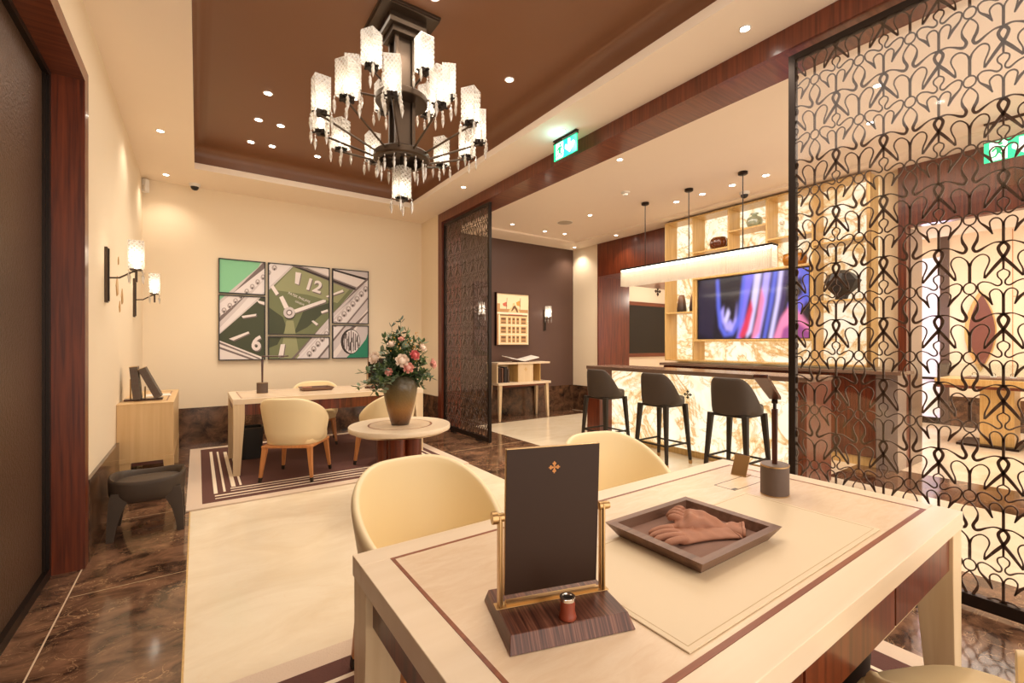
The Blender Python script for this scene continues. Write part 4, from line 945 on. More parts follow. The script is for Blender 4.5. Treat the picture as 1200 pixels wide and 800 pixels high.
# ============================================================ PICTURE PANELS (one photograph of a watch across six frames)
XI = [(128, .223), (402, .76), (420, .796), (775, 1.596), (792, 1.638), (1005, 2.168)]
def wx(p):
    for (a, A_), (b, B_) in zip(XI, XI[1:]):
        if p <= b or b == 1005: return A_ + (p-a)*(B_-A_)/(b-a)
def wp(P):
    out = []
    for x, y in P:
        yt = 115 + (x-128)*82/877; yb = 712 - (x-128)*9/877; out.append((wx(x), 2.42 - (y-yt)/(yb-yt)*1.34))
    return out
A_MAT = [flat('print_steel', S(206, 196, 196)), flat('print_steel_dark', S(120, 106, 104)), flat('print_green_dial', S(112, 118, 82)), flat('print_green_dark', S(66, 72, 50)), flat('print_mint', S(134, 200, 156)),
         flat('print_white', S(232, 222, 218)), flat('print_black', S(48, 38, 34)), flat('print_gem', S(176, 164, 162)), flat('print_teal', S(34, 130, 100)), flat('print_dial_light', S(150, 152, 112)), flat('print_steel_light', S(228, 220, 220))]
ART = []
def A(m_, P, raw=False): ART.append((m_, wp(P) if not raw else P))
A(0, [(60, 60), (1100, 60), (1100, 800), (60, 800)])
A(4, [(60, 60), (420, 60), (360, 170), (190, 310), (60, 430)])
A(1, [(425, 110), (470, 150), (200, 420), (60, 560), (60, 470), (130, 400)])       # bezel outer shade
A(10, [(500, 120), (545, 165), (300, 400), (60, 620), (60, 600), (250, 400)])
A(2, [(560, 165), (640, 175), (925, 295), (760, 480), (560, 700), (500, 760), (380, 690), (130, 590), (130, 560), (350, 370)])
A(9, [(560, 170), (900, 290), (820, 380), (640, 330), (440, 300)])
A(3, [(350, 370), (420, 300), (420, 720), (370, 690), (130, 592), (130, 560)])
A(3, [(420, 400), (500, 460), (520, 520), (470, 620), (420, 640)])
A(3, [(620, 420), (770, 380), (770, 410), (640, 520), (560, 560)])
A(9, [(520, 480), (560, 480), (600, 720), (480, 720)])
A(1, [(545, 160), (590, 160), (935, 290), (900, 305)])                               # upper bezel edges
A(6, [(560, 168), (600, 172), (935, 298), (925, 306)]); A(5, [(590, 150), (700, 160), (1010, 250), (1010, 262), (930, 285)]); A(6, [(640, 145), (700, 155), (1000, 238), (1010, 250), (980, 246)])
A(1, [(935, 290), (1010, 225), (1010, 240), (800, 430), (560, 710), (545, 705)]); A(10, [(1010, 250), (1010, 262), (810, 450), (590, 712), (570, 710)])
A(5, [(130, 592), (380, 690), (400, 712), (130, 712)]); A(1, [(130, 600), (370, 698), (368, 704), (130, 612)]); A(1, [(130, 628), (350, 708), (330, 712), (130, 640)])
# gem rows
def gems(p0, p1, n, s1, s2):
    for i in range(n):
        f = (i+.5)/n; cx, cy = p0[0]+(p1[0]-p0[0])*f, p0[1]+(p1[1]-p0[1])*f
        A(7, [(cx+math.cos(a)*s1, cy+math.sin(a)*s2) for a in [k*math.pi/4 for k in range(8)]]); A(10, [(cx-s1*.5, cy-2), (cx, cy-s2*.7), (cx+s1*.5, cy)]); A(6, [(cx-s1*.4, cy+s2*.3), (cx+s1*.4, cy+s2*.2), (cx, cy+s2*.9)])
A(10, [(60, 440), (450, 135), (490, 160), (60, 520)]); gems((110, 460), (470, 160), 11, 15, 17)
A(10, [(590, 712), (1010, 258), (1010, 330), (690, 712)]); gems((640, 690), (1000, 285), 14, 17, 19)
A(1, [(690, 712), (1010, 338), (1010, 348), (705, 712)]); A(5, [(760, 712), (1010, 400), (1010, 430), (800, 712)]); A(1, [(860, 560), (1010, 420), (1010, 430), (880, 570)])
A(8, [(1010, 530), (1010, 712), (860, 712), (890, 680), (950, 640), (990, 590)])
A(6, circ(897, 605, 58, 22, 74)); A(10, circ(903, 605, 48, 22, 68))
for k in range(9): A(6, [(862+k*10, 560+(k*37 % 60)), (872+k*9, 548+(k*37 % 60)), (868+k*10, 590+(k*23 % 70)), (860+k*10, 585+(k*23 % 70))])
for k in range(7): A(1, [(858+k*13, 540+abs(3-k)*9), (864+k*13, 540+abs(3-k)*9), (864+k*13, 670-abs(3-k)*9), (858+k*13, 670-abs(3-k)*9)])
# dial markers and hands
for P in ([(572, 198), (604, 204), (590, 272), (568, 264)], [(432, 284), (448, 274), (478, 322), (462, 334)], [(348, 360), (398, 372), (398, 390), (362, 378)], [(260, 452), (348, 440), (344, 452), (266, 464)],
          [(186, 584), (300, 542), (306, 552), (212, 594)], [(488, 618), (512, 616), (502, 688), (474, 692)], [(752, 340), (850, 302), (856, 314), (762, 346)], [(722, 428), (762, 416), (766, 428), (726, 440)], [(664, 484), (676, 480), (706, 500), (694, 510)],
          [(480, 345), (500, 336), (532, 400), (524, 412), (508, 410)], [(560, 418), (735, 360), (752, 362), (750, 374), (572, 436)]): 
    A(1, [(x+5, y+6) for x, y in P]); A(5, P)
A(6, circ(538, 440, 33, 18, 34)); A(0, circ(536, 434, 33, 18, 33)); A(1, circ(536, 434, 18, 14, 18)); A(10, circ(536, 434, 11, 12, 11))
def txt(s, size, ang, ox, oy, m_, sh=1.0, ysc=1.0, bold=0):
    c, s_ = math.cos(ang), math.sin(ang)
    for P in text_polys(s, size, bold): A(m_, [(ox + x*sh*c + y*ysc*s_, oy + x*sh*s_ - y*ysc*c) for x, y in P])
txt('12', 92, .30, 622, 299, 1, 1.15, bold=.03*92); txt('12', 92, .30, 617, 291, 5, 1.15, bold=.03*92)
txt('6', 120, .22, 316, 649, 1, bold=3.6); txt('6', 120, .22, 311, 642, 5, bold=3.6)
txt('PATEK PHILIPPE', 20, .42, 527, 325, 5); txt('GENEVE', 16, .42, 566, 372, 5)
PAN = [((.223, 1.966, .762, 2.42), 'green and steel picture panel, upper left of the six on the back wall'), ((.223, 1.085, .762, 1.945), 'picture panel with numeral 6, lower left of the six on the back wall'),
       ((.794, 1.43, 1.598, 2.42), 'largest picture panel showing watch hands and numeral 12'), ((.794, 1.085, 1.598, 1.405), 'wide low picture panel below the large centre one'),
       ((1.636, 1.607, 2.17, 2.42), 'picture panel of watch case corner, upper right of the six'), ((1.636, 1.085, 2.17, 1.582), 'picture panel showing winding crown on green, lower right of the six')]
for (x0, z0, x1, z1), lb in PAN:
    cx, cz = (x0+x1)/2, (z0+z1)/2; t = thing('picture_panel', lb, 'picture', (cx, 7.03, cz), group='six picture panels')
    a = MB(); a.box(x0-cx, -.012, z0-cz, x1-cx, .019, z1-cz); a.build('backing_board', M['dark'], t)
    f = MB(); b = .012
    for q in ((x0, z0, x1, z0+b), (x0, z1-b, x1, z1), (x0, z0+b, x0+b, z1-b), (x1-b, z0+b, x1, z1-b)): f.box(q[0]-cx, -.024, q[1]-cz, q[2]-cx, .018, q[3]-cz)
    f.build('frame', M['dark'], t)
    a = MB()
    for i, (m_, P) in enumerate(ART):
        Q = clip_rect(P, x0+b, z0+b, x1-b, z1-b)
        if len(Q) >= 3 and abs(sum(Q[j-1][0]*Q[j][1]-Q[j][0]*Q[j-1][1] for j in range(len(Q)))) > 1e-6:
            y = -.0125 - i*.00003; n = len(a.v); a.v += [(p[0]-cx, y, p[1]-cz) for p in Q]
            ar_ = sum(Q[j-1][0]*Q[j][1]-Q[j][0]*Q[j-1][1] for j in range(len(Q))); idx = list(range(n, n+len(Q)))
            a.f.append(tuple(idx if ar_ > 0 else idx[::-1])); a.m.append(m_)
    a.build('printed_image', A_MAT, t, fix=False)
# facade painting
t = thing('framed_painting', 'framed picture of a cream building facade with two flags', 'picture', (4.675, 6.72, 1.745))
hw, hh = .365, .47
a = MB(); a.box(-hw, -.01, -hh, hw, .03, hh); a.build('backing_board', M['dark'], t)
a = MB(); b = .014
for q in ((-hw, -hh, hw, -hh+b), (-hw, hh-b, hw, hh), (-hw, -hh+b, -hw+b, hh-b), (hw-b, -hh+b, hw, hh-b)): a.box(q[0], -.03, q[1], q[2], .03, q[3])
a.build('frame', M['rose_dark'], t)
FM = [flat('paper_cream', S(246, 226, 186)), flat('facade_cream', S(236, 206, 152)), flat('facade_brown', S(120, 84, 56)), flat('facade_tan', S(196, 150, 100)), flat('flag_red', S(206, 110, 84)), flat('flag_yellow', S(222, 160, 80)), flat('facade_white', S(250, 240, 214))]
a = MB(); W2, H2 = hw-b, hh-b
def fr(m_, u0, v0, u1, v1, lay=1): a.mat(m_).box((u0*2-1)*W2, -.0105-lay*.0006, (v0*2-1)*H2, (u1*2-1)*W2, -.010, (v1*2-1)*H2)
fr(0, 0, 0, 1, 1, 1); fr(1, 0, 0, .98, .66, 2); fr(3, 0, .62, .1, .8, 2); fr(3, .1, .62, .98, .70, 3); fr(6, .02, .6, .97, .635, 4); fr(2, .1, .565, .95, .59, 4); fr(4, .35, .585, .8, .60, 5)
fr(3, 0, 0, .07, .66, 3); fr(6, .96, 0, .98, .66, 3); fr(6, .94, .46, 1, .48, 5); fr(6, .06, 0, .1, .58, 4)
fn = lambda s, q, d: ((s*2-1)*W2, -.0105-d, (q*2-1)*H2)
a.mat(1).prism([(.35, .64), (.42, .72), (.48, .74), (.5, .82), (.55, .83), (.6, .75), (.66, .72), (.72, .64)], fn, 0, .004)
a.mat(2).prism([(.44, .66), (.5, .75), (.56, .78), (.64, .70), (.66, .64), (.62, .64), (.55, .72), (.47, .66)], fn, 0, .0045)
a.mat(4).prism([(.18, .80), (.30, .84), (.32, .74), (.20, .76)], fn, 0, .003); a.mat(5).prism([(.60, .84), (.72, .88), (.74, .76), (.62, .78)], fn, 0, .003)
a.mat(2).prism([(.29, .70), (.30, .70), (.32, .92), (.31, .92)], fn, 0, .0035).prism([(.71, .70), (.72, .70), (.74, .93), (.73, .93)], fn, 0, .0035)
for r in range(3):
    z = .05 + r*.18; fr(6, .07, z-.035, .96, z-.02, 4)
    for u, w_ in ((.13, .15), (.35, .08), (.48, .08), (.61, .08), (.76, .15)):
        fr(3, u, z, u+w_, z+.12, 4); fr(2, u+.005, z+.075, u+w_-.005, z+.115, 5); fr(2, u+.005, z+.01, u+w_-.005, z+.03, 5)
for r in range(3):
    for u in (.31, .45, .58, .71): fr(6, u, .02+r*.18, u+.012, .19+r*.18, 6)
a.build('facade_print', FM, t, fix=False)

# ============================================================ DESK THINGS (near)
# mirror on striped base
t = thing('tabletop_mirror', 'dark tabletop mirror back on striped wood base with brass posts, in the foreground', 'mirror', (.590, .70, .7605), math.radians(-17.2))
MR = t
w0, w1 = .125, .118
a = MB(); a.hexa([(-.125, -.097, 0), (.125, -.097, 0), (.125, .085, 0), (-.125, .085, 0), (-.118, -.080, .026), (.118, -.080, .026), (.118, .075, .026), (-.118, .075, .026)]); a.build('base', M['mirrorwood'], t, bevel=.001)
a = MB(); a.box(-.122, -.002, .0262, .122, .022, .0275); a.build('brass_channel', M['brass'], t, bevel=.0005)
a = MB(); a.box(-.1, .004, .0275, .1, .016, .034); a.build('brass_crossbar', M['brass'], t)
for s_ in (-1, 1):
    a = MB(); a.box(s_*.113-.0022, .001, .0275, s_*.113+.0022, .019, .205); a.box(s_*.108-.0015, .004, .0275, s_*.108+.0015, .016, .205); p_ = a.build('post', M['brass'], t, bevel=.0008)
    a = MB(); a.cyl((s_*.104, .010, .2), (s_*.124, .010, .2), .0085, n=20); a.cyl((s_*.117, .010, .2), (s_*.128, .010, .2), .012 if s_ < 0 else .0075, n=20); a.build('pivot_knob', M['brass'], p_, smooth=40)
tilt = Matrix.Rotation(math.radians(3), 3, 'X')
def tp(x, y, z): v = tilt @ Vector((x, y, z-.2)); return (v.x, v.y+.010, v.z+.2)
def tbox(mb, x0, y0, z0, x1, y1, z1): mb.hexa([tp(*p) for p in ((x0,y0,z0),(x1,y0,z0),(x1,y1,z0),(x0,y1,z0),(x0,y0,z1),(x1,y0,z1),(x1,y1,z1),(x0,y1,z1))])
a = MB(); tbox(a, -.1015, -.003, .042, .1015, .006, .335); mp_ = a.build('mirror_panel', M['brass'], t, bevel=.001)
a = MB(); tbox(a, -.1005, -.0036, .043, .1005, -.003, .334); a.build('leather_back', plain('dark_brown_leather_back', S(56, 38, 28), .42, var=.02, spec=.2), t)
a = MB(); tbox(a, -.0965, .0058, .046, .0965, .0064, .331); a.build('mirror_glass', M['chrome'], t)
a = MB()
for p_ in emblem_polys(0, .292, .0125): a.prism(p_, lambda s, q, d: tp(s, -.0036-d, q), 0, .0004)
a.build('emblem', plain('gold_emblem', S(206, 138, 74), .4, .3), t)
t = thing('loupe', 'small red-brown leather loupe with chrome top on the mirror base', 'loupe', (.571, .640, .7867), 0)
t.scale = (1.5, 1.5, 1.2)
a = MB(); a.lathe([(.0105, 0), (.0115, .002), (.0105, .006), (.0092, .012), (.0092, .028)], n=28); a.build('body', plain('red_brown_leather', S(140, 62, 40), .35), t, smooth=50)
a = MB(); a.lathe([(.0094, .028), (.0100, .0285), (.0100, .033), (.0088, .0338), (.0068, .0338), (.006, .031), (.001, .031)], n=28); a.build('chrome_top', M['chrome'], t, smooth=40)
a = MB(); a.lathe([(.0001, .0312), (.0062, .0312), (.0062, .0318), (.0001, .0318)], n=20); a.build('lens', M['dark'], t)
# valet tray
t = thing('valet_tray', 'square brown wooden tray with suede lining on the writing pad', 'tray', (1.126, .746, .764))
a = MB(); 
def sq(h_, z): return [(-h_, -h_*.80, z), (h_, -h_*.80, z), (h_, h_*.80, z), (-h_, h_*.80, z)]
a.rings([sq(.158, 0), sq(.187, .037), sq(.160, .037), sq(.156, .010)], cap=False); a.build('rim', M['traywood'], t, fix=True)
a = MB(); a.rings([sq(.150, .0), sq(.159, .009), sq(.159, .0105)]); a.build('suede_lining', M['felt'], t)
# gloves
def glove(label, loc, rz, sc, lump, thumb=1):
    t = thing('glove', label, 'glove', loc, rz, 'pair of brown gloves')
    a = MB(); random.seed(4+int(lump*10))
    ph = [random.uniform(0, 6) for _ in range(8)]
    def wr(x, y): return .5+.5*math.sin(90*x + 60*y + ph[0])*math.sin(70*y - 40*x + ph[1]) + .35*math.sin(160*x + 30*y + ph[2]) + .25*math.sin(130*y+ph[3])
    # sleeve and palm as one flattened, wrinkled tube
    R_ = []; xs_ = [-.125 + .175*k/22 for k in range(23)]
    for x in xs_:
        f = (x+.125)/.175; hwid = .047 - .010*math.sin(f*math.pi)*(1-lump) + (.018*math.sin(f*5+ph[4]) if lump else 0); h0 = .010 + (.030*lump)*(.55+.45*math.sin(f*6.5+ph[5])) + .004*f
        if f > .93: hwid *= .93; h0 *= .85
        row = []
        for q in range(28):
            an = 2*math.pi*q/28; c, s_ = math.cos(an), math.sin(an); y = hwid*c; z = h0*abs(s_)**.8*(1 if s_ > 0 else -1)
            if s_ > 0: z += (.0035+.009*lump)*(wr(x, y)-.5)*s_
            else: z = max(z, -h0)*.35
            row.append((x*sc, (y + (.012*lump*math.sin(18*x+ph[6])))*sc, (z + h0*.35 + .001)*sc))
        R_.append(row)
    a.rings(R_)
    # five fingers: bent chains rooted in the palm
    L0 = .5 if lump else 1
    for k, (y, l, b) in enumerate(((.030, .060, .10), (.0105, .072, .02), (-.0095, .069, -.03), (-.029, .054, -.10))):
        pts = []; rr_ = []
        for j in range(7):
            f = j/6; pts.append(((.030 + (l+.014)*f*L0)*sc, (y + b*.14*f + .003*math.sin(4*f+k))*sc, (.011 + .016*lump + .007*math.sin(3.0*f + .3*k)*(1+lump))*sc)); rr_.append((.0105 - .0015*f if j < 6 else .005)*sc)
        a.tube(pts, rr_, 10)
    pts = [(-.03*sc, -.025*thumb*sc, .011*sc), (-.008*sc, -.042*thumb*sc, .012*sc), (.012*sc, -.052*thumb*sc, .011*sc), (.032*sc, -.056*thumb*sc, .010*sc), (.044*sc, -.056*thumb*sc, .009*sc)]
    a.tube(pts, [.014*sc, .0125*sc, .0105*sc, .0095*sc, .005*sc], 10)
    o = a.build('glove_body', M['glove'], t, smooth=80)
    rm = o.modifiers.new('weld', 'REMESH'); rm.mode = 'VOXEL'; rm.voxel_size = .0021; rm.use_smooth_shade = True
    sm = o.modifiers.new('soft', 'SMOOTH'); sm.factor = .6; sm.iterations = 4
    m = MB(); row = [R_[0], [(p[0]-.006*sc, p[1]*1.04, p[2]*1.04) for p in R_[0]], [(p[0]-.007*sc, p[1]*.97, p[2]*.97+.0004) for p in R_[0]]]; m.rings(row, cap=False)
    m.build('cuff_hem', M['glove'], t, smooth=60, fix=False)
    return t
glove('flat tan glove with fingers pointing left in the valet tray', (1.095, .735, .7745), math.radians(160), 1.0, 0)
glove('crumpled tan glove lying over the cuff of the other glove in the tray', (1.175, .775, .7748), math.radians(122), 1.0, .7, -1)
# card holder
t = thing('card_holder', 'small brass leaning card plate at the back edge of the near desk', 'card holder', (1.84, 1.0, .7605), math.radians(-85))
a = MB(); a.box(-.03, -.02, 0, .03, .03, .002); a.build('foot', M['brass'], t)
a = MB(); a.hexa([(-.03, -.018, .002), (.03, -.018, .002), (.03, -.015, .002), (-.03, -.015, .002), (-.03, .022, .078), (.03, .022, .078), (.03, .025, .078), (-.03, .025, .078)]); a.build('plate', M['brass'], t)
# desk lamps
def desk_lamp(loc, rz, label, rise, L_=.30, stem=.34, base_h=.105):
    t = thing('desk_lamp', label, 'lamp', loc, rz, 'slender wood and leather desk lamps')
    def ov(r, z): return [(r*1.0*math.cos(2*math.pi*j/40), r*.82*math.sin(2*math.pi*j/40), z) for j in range(40)]
    a = MB(); a.rings([ov(.056, 0), ov(.056, base_h-.003)]); a.build('base', M['dk_leather'], t, smooth=50)
    a = MB(); a.rings([ov(.057, base_h-.003), ov(.057, base_h+.001), ov(.05, base_h+.001)]); a.build('brass_rim', M['brass'], t, smooth=30)
    a = MB(); a.rings([ov(.0565, 0), ov(.0565, .003)]); a.build('lower_brass_rim', M['brass'], t, smooth=30)
    a = MB(); a.rings([ov(.053, base_h+.0005), ov(.053, base_h+.002)]); a.build('base_top', plain('taupe_lamp_top', S(120, 104, 92), .5), t)
    a = MB(); a.bar((0, 0, base_h), (0, 0, stem-.035), .016, .016, .023, .018); a.build('stem', M['rose_dark'], t, bevel=.002)
    a = MB(); a.cyl((0, 0, stem-.035), (0, 0, stem), .006); a.cyl((0, -.009, stem-.008), (0, .009, stem-.008), .008); a.build('joint', M['black'], t, smooth=40)
    v = Vector((L_, 0, rise)).normalized(); u = Vector((0, 1, 0)); n = v.cross(u)*-1
    def pt(s_, y, z): q = Vector((-.01, 0, stem+.004)) + v*s_ + u*y + n*z*-1; return tuple(q)
    h = MB(); h.hexa([pt(0, -.019, -.006), pt(L_, -.021, -.006), pt(L_, .021, -.006), pt(0, .019, -.006), pt(0, -.019, .006), pt(L_, -.021, .006), pt(L_, .021, .006), pt(0, .019, .006)]); hd_ = h.build('lamp_head', M['rose_dark'], t, bevel=.002)
    h = MB(); h.hexa([pt(.03, -.016, .0062), pt(L_-.02, -.017, .0062), pt(L_-.02, .017, .0062), pt(.03, .016, .0062), pt(.03, -.016, .0075), pt(L_-.02, -.017, .0075), pt(L_-.02, .017, .0075), pt(.03, .016, .0075)]); h.build('diffuser', plain('grey_diffuser', S(190, 178, 176), .4), hd_)
    return t
desk_lamp((1.715, .805, .7605), math.radians(197), 'tall desk lamp with dark oval base on the near desk', .10)
desk_lamp((.585, 5.67, .7605), math.radians(0), 'desk lamp with thin horizontal arm on the far desk', 0, .27, .40, .115)
# far desk things
t = thing('valet_tray', 'dark shallow tray lying on the far desk', 'tray', (1.15, 5.72, .7605))
a = MB(); a.rings([sq(.15, 0), sq(.175, .035), sq(.158, .035), sq(.15, .01)], cap=False); a.build('rim', M['traywood'], t)
a = MB(); a.rings([sq(.148, .0), sq(.151, .01)]); a.build('suede_lining', M['felt'], t)
a = MB(); a.tube([(.98, 5.62, .80), (1.03, 5.60, .803), (1.08, 5.61, .80)], .011, 8); o = a.build('rolled_cloth', M['glove'], None, smooth=50); tag(o, 'small rolled tan cloth on left edge of the far desk tray', 'cloth')
t = thing('tabletop_mirror', 'framed tabletop mirror on the far desk behind the bouquet', 'mirror', (1.83, 5.52, .7605), math.radians(-30))
a = MB(); a.box(-.15, -.07, 0, .15, .07, .025); a.build('base', M['rose_dark'], t, bevel=.002)
a = MB(); a.box(-.13, -.008, .04, .13, .004, .37); a.build('frame', M['brass'], t)
a = MB(); a.box(-.122, -.0095, .048, .122, -.008, .362); a.build('mirror_glass', plain('mirror_glass', S(120, 120, 116), .05, 1), t)
for s_ in (-1, 1): a = MB(); a.box(s_*.14-.004, -.006, .025, s_*.14+.004, .006, .22); a.build('post', M['brass'], t)
# bins
def wbin(loc, r, h, label, sqr=True):
    t = thing('waste_bin', label, 'waste bin', loc)
    def rg(s_, z, ex=6): 
        out = []
        for j in range(32):
            a = 2*math.pi*j/32; c, s2 = math.cos(a), math.sin(a); k = (abs(c)**ex+abs(s2)**ex)**(-1/ex) if sqr else 1; out.append((s_*k*c, s_*k*s2, z))
        return out
    a = MB(); a.rings([rg(r*.84, 0), rg(r, h), rg(r-.008, h), rg(r*.82, .02)]); a.build('bin_body', M['bin'], t, smooth=40)
    a = MB(); a.rings([rg(r+.001, h-.012), rg(r+.003, h-.006), rg(r+.001, h), rg(r-.008, h+.001)], cap=False); a.build('rim', M['grey_leather'], t, smooth=40)
wbin((.50, 5.93, .013), .12, .35, 'dark square waste bin under the left end of the far desk')
wbin((1.52, .60, .013), .14, .56, 'dark round bin under the near desk beside the drawers', False)

# ============================================================ VASE + BOUQUET
def vase_mat():
    m, N, L, B = newmat('amber_grey_ombre_glass'); tc = N.new('ShaderNodeTexCoord'); sp = N.new('ShaderNodeSeparateXYZ'); L.new(tc.outputs['Object'], sp.inputs[0])
    r = ramp(N, [(0.0, S(58, 40, 26)), (.05, S(104, 66, 32)), (.13, S(142, 98, 44)), (.22, S(116, 94, 54)), (.34, S(84, 76, 56))]); L.new(sp.outputs['Z'], r.inputs[0]); L.new(r.outputs[0], B.inputs['Base Color'])
    nt = N.new('ShaderNodeTexVoronoi'); nt.inputs['Scale'].default_value = 60; bp = N.new('ShaderNodeBump'); bp.inputs['Strength'].default_value = .5; bp.inputs['Distance'].default_value = .003
    L.new(tc.outputs['Object'], nt.inputs['Vector']); L.new(nt.outputs['Distance'], bp.inputs['Height']); L.new(bp.outputs['Normal'], B.inputs['Normal'])
    B.inputs['Roughness'].default_value = .3; B.inputs['Coat Weight'].default_value = .3; return m
t = thing('flower_vase', 'tall amber and grey glass vase on the round table', 'vase', (1.35, 3.535, .6506))
a = MB(); a.lathe([(.066, 0), (.072, .005), (.09, .07), (.118, .18), (.134, .27), (.136, .31), (.125, .355), (.1, .385), (.085, .392), (.08, .385), (.1, .36), (.12, .3), (.06, .03)], n=40); a.build('vase_body', vase_mat(), t, smooth=60)
a = MB(); a.lathe([(.08, .389), (.086, .394), (.09, .39)], n=32, cap=False); a.build('lip', M['bronze'], t)
t = thing('bouquet', 'large bouquet of roses and eucalyptus in the amber vase', 'flowers', (1.35, 3.535, 1.03)); BQ = t
random.seed(21)
LEAF = [plain('leaf_dark', S(50, 72, 44), .5), plain('leaf_mid', S(92, 116, 70), .5), plain('leaf_eucalyptus', S(130, 148, 122), .55)]
a = MB(); st = MB()
def leaf(mb, p, d, l, w_, nrm):
    d = d.normalized(); s_ = d.cross(nrm)
    if s_.length < 1e-3: s_ = d.orthogonal()
    s_ = s_.normalized(); n_ = s_.cross(d)
    q = [p, p + d*l*.3 + s_*w_*.5 - n_*w_*.12, p + d*l*.7 + s_*w_*.42 - n_*w_*.12, p + d*l, p + d*l*.7 - s_*w_*.42 - n_*w_*.12, p + d*l*.3 - s_*w_*.5 - n_*w_*.12, p + d*l*.5]
    mb.add([tuple(v) for v in q], [(0, 1, 6), (1, 2, 6), (2, 3, 6), (3, 4, 6), (4, 5, 6), (5, 0, 6)])
for k in range(125):
    az = random.uniform(0, 2*math.pi); el = random.choice([random.uniform(.0, .5), random.uniform(.4, 1.2), random.uniform(.8, 1.5)]); L_ = random.uniform(.19, .35)*(1 if el < 1 else 1.15)
    if k % 9 == 0: L_ *= 1.25
    d0_ = Vector((math.cos(az)*math.cos(el), math.sin(az)*math.cos(el), math.sin(el)+.25)).normalized(); sp_ = []
    for j in range(7):
        f = j/6; sp_.append(Vector((0, 0, -.02)) + d0_*L_*f + Vector((0, 0, -.10*f*f*(1.4-el))) + Vector((random.uniform(-.006, .006), random.uniform(-.006, .006), 0)))
    st.tube(sp_, [.003]*3+[.0015]*4, 4)
    kind = random.choice([0, 0, 1, 1, 2]); a.mat(kind)
    big = kind == 2
    for j in range(1, 7):
        for q in range(4 if not big else 2):
            d = (sp_[j]-sp_[j-1]).normalized(); side = Vector((random.uniform(-1, 1), random.uniform(-1, 1), random.uniform(-.6, 1))).normalized()
            dd = (d*.5 + side).normalized(); l = random.uniform(.045, .068)*(.9 if big else 1); leaf(a, sp_[j]-d*random.uniform(0, .03), dd, l, l*(.85 if big else .42), Vector((random.uniform(-.5, .5), random.uniform(-.5, .5), 1)).normalized())
fo = a.build('foliage', LEAF, t, fix=False); fo['kind'] = 'stuff'
st.build('stems', LEAF[0], t, fix=False, smooth=60)
def rose(parent, c, r, m, axis):
    a = MB(); ax = Vector(axis).normalized(); u = ax.orthogonal().normalized(); v = ax.cross(u); c = Vector(c)
    a.rings([[tuple(c + ax*z*r + (u*math.cos(q*math.pi/5)+v*math.sin(q*math.pi/5))*rr_*r) for q in range(10)] for rr_, z in ((.1, -.7), (.55, -.45), (.62, .1), (.35, .5), (.05, .55))])
    for ly, (n_, rad, tl, hh_) in enumerate(((4, .42, .05, .75), (5, .65, .25, .75), (6, .9, .5, .7), (7, 1.0, .85, .55))):
        for k in range(n_):
            a0 = 2*math.pi*(k/n_ + ly*.13); wd = 2*math.pi/n_*.75; G_ = []
            for iz in range(5):
                f = iz/4; row = []
                for ia in range(6):
                    an = a0 + wd*(ia/5-.5)*(1.0-.25*f*f); rr_ = rad*(.35 + .65*math.sin(f*1.5)) + tl*.18*f*f; zz = -.6 + f*(hh_+.5) - tl*.35*f*f - .12*abs(ia/5-.5)*2*f
                    row.append(tuple(c + ax*zz*r + (u*math.cos(an)+v*math.sin(an))*rr_*r))
                G_.append(row)
            a.rings(G_, cap=False, closed=False)
    return a.build('rose', m, parent, smooth=70, fix=False)
RW = plain('white_rose_petal', S(240, 222, 206), .6); RP = plain('pink_rose_petal', S(214, 112, 112), .6); RL = plain('blush_rose_petal', S(232, 172, 160), .6)
# camera-side direction is towards (-.35,-.94)
for p, r, m in (((-.25, -.12, .165), .044, RW), ((-.085, -.26, .145), .046, RW), ((-.04, -.27, .09), .038, RL), ((.02, -.25, .185), .036, RP), ((.225, -.14, .11), .04, RL), ((.13, -.10, .25), .024, RL), ((-.03, -.10, .31), .024, RL), ((-.16, -.18, .06), .028, RL), ((.11, -.2, .24), .03, RW), ((-.12, -.12, .27), .03, RW), ((.05, .19, .2), .035, RW)):
    rs = rose(BQ, p, r, m, (p[0], p[1]*1.2, p[2]*.6)); rs['label'] = {id(RW): 'white rose', id(RP): 'deep pink rose', id(RL): 'blush pink rose'}[id(m)]
a = MB()
for k in range(70):
    an = random.uniform(-2.9, -.3); rr_ = random.uniform(.10, .22); z = random.uniform(.12, .36); c = (rr_*math.cos(an)*.75, rr_*math.sin(an)-.02, z); a.mat(0 if k % 4 else 1).lathe([(.001, -.006), (.006, 0), (.001, .006)], c=c, n=5)
fb = a.build('filler_blossom', [plain('cream_blossom', S(224, 190, 140), .6), plain('orange_blossom', S(226, 160, 50), .6)], BQ, fix=False); fb['kind'] = 'stuff'

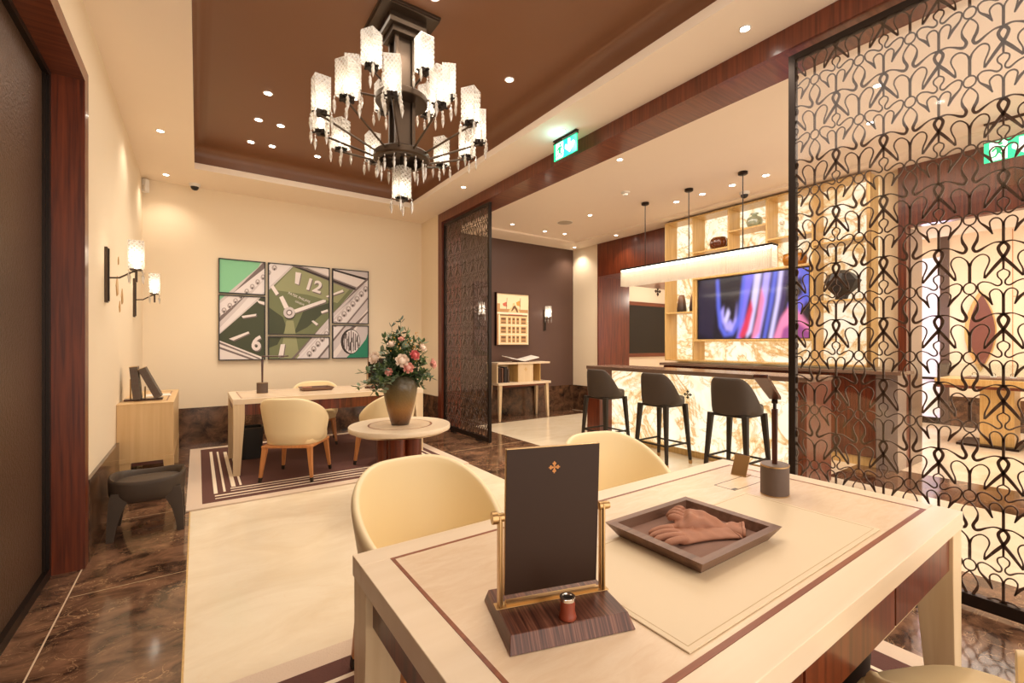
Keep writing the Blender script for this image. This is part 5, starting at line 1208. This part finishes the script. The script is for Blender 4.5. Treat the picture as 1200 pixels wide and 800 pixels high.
# ============================================================ FAR ROOM
t = thing('display_table', 'wooden display table with glass vitrine in the room beyond the lattice screen', 'display table', (8.4, .75, 0))
a = MB(); a.box(-.35, -.95, .77, .35, 1.0, .85); a.build('tabletop', M['lining'], t, bevel=.003)
a = MB(); a.box(-.36, -.96, .735, .36, 1.01, .77); a.build('edge_band', M['rose_x'], t)
a = MB(); a.box(-.2, .30, .03, .2, .60, .735); a.build('pedestal', M['lining'], t, bevel=.003)
a = MB(); a.box(-.2, -.7, .03, .2, -.4, .735); a.build('pedestal', M['lining'], t, bevel=.003)
a = MB(); a.box(-.3, .25, 0, .3, .80, .03); a.build('foot_plate', M['black'], t)
a = MB(); a.box(-.34, -.94, .85, -.335, .99, 1.03).box(.335, -.94, .85, .34, .99, 1.03).box(-.34, .985, .85, .34, .99, 1.03).box(-.34, -.94, 1.03, .34, .99, 1.035); a.build('glass_case', M['tabletopglass'], t)
a = MB(); a.box(-.25, -.85, .851, .25, .75, .875); a.build('display_pad', M['felt'], t)
for k in range(9):
    y = -.7 + k*.17; o = thing('watch_stand', ['first', 'second', 'third', 'fourth', 'fifth', 'sixth', 'seventh', 'eighth', 'ninth'][8-k] + ' watch stand from the left in the glass vitrine', 'display stand', (8.28, .75+y, .8755), group='stands in the vitrine')
    a = MB(); a.box(-.02, -.025, 0, .02, .025, .02); a.build('base', M['white'], o, bevel=.003)
    a = MB(); a.tube([(-.01, -.018, .02), (-.012, -.02, .045), (-.012, 0, .06), (-.012, .02, .045), (-.01, .018, .02)], .005, 6); a.build('watch_loop', M['chrome'], o, smooth=50)
for y in (.5, .9, 1.3): spot(8.4, y-.1, 1.9, 6, 60)  # bare spots in mid-air above the vitrine, no fittings modelled
a = MB(); N_ = 14; L_ = []
pr_ = [(0, .0)]
half = [(.14*math.sin(math.pi*k/N_)**.9, -.56+1.12*k/N_) for k in range(1, N_)]
poly = [(0, -.56)] + half + [(0, .56)] + [(-x, z) for x, z in reversed(half)]
t = thing('wall_ornament', 'tall brown almond-shaped panel on the wall beyond the lattice screen', 'wall ornament', (9.87, 1.60, 1.50))
a.prism(poly, lambda s, q, d: (-d, s, q), -.02, .015); a.build('almond_panel', plain('brown_lacquer', S(120, 74, 62), .35), t, bevel=.003)
a = MB(); big = [(x*1.25, z*1.12) for x, z in poly]; a.prism(big, lambda s, q, d: (-d, s+.02, q), -.025, -.005); a.build('almond_backing', M['lining'], t)
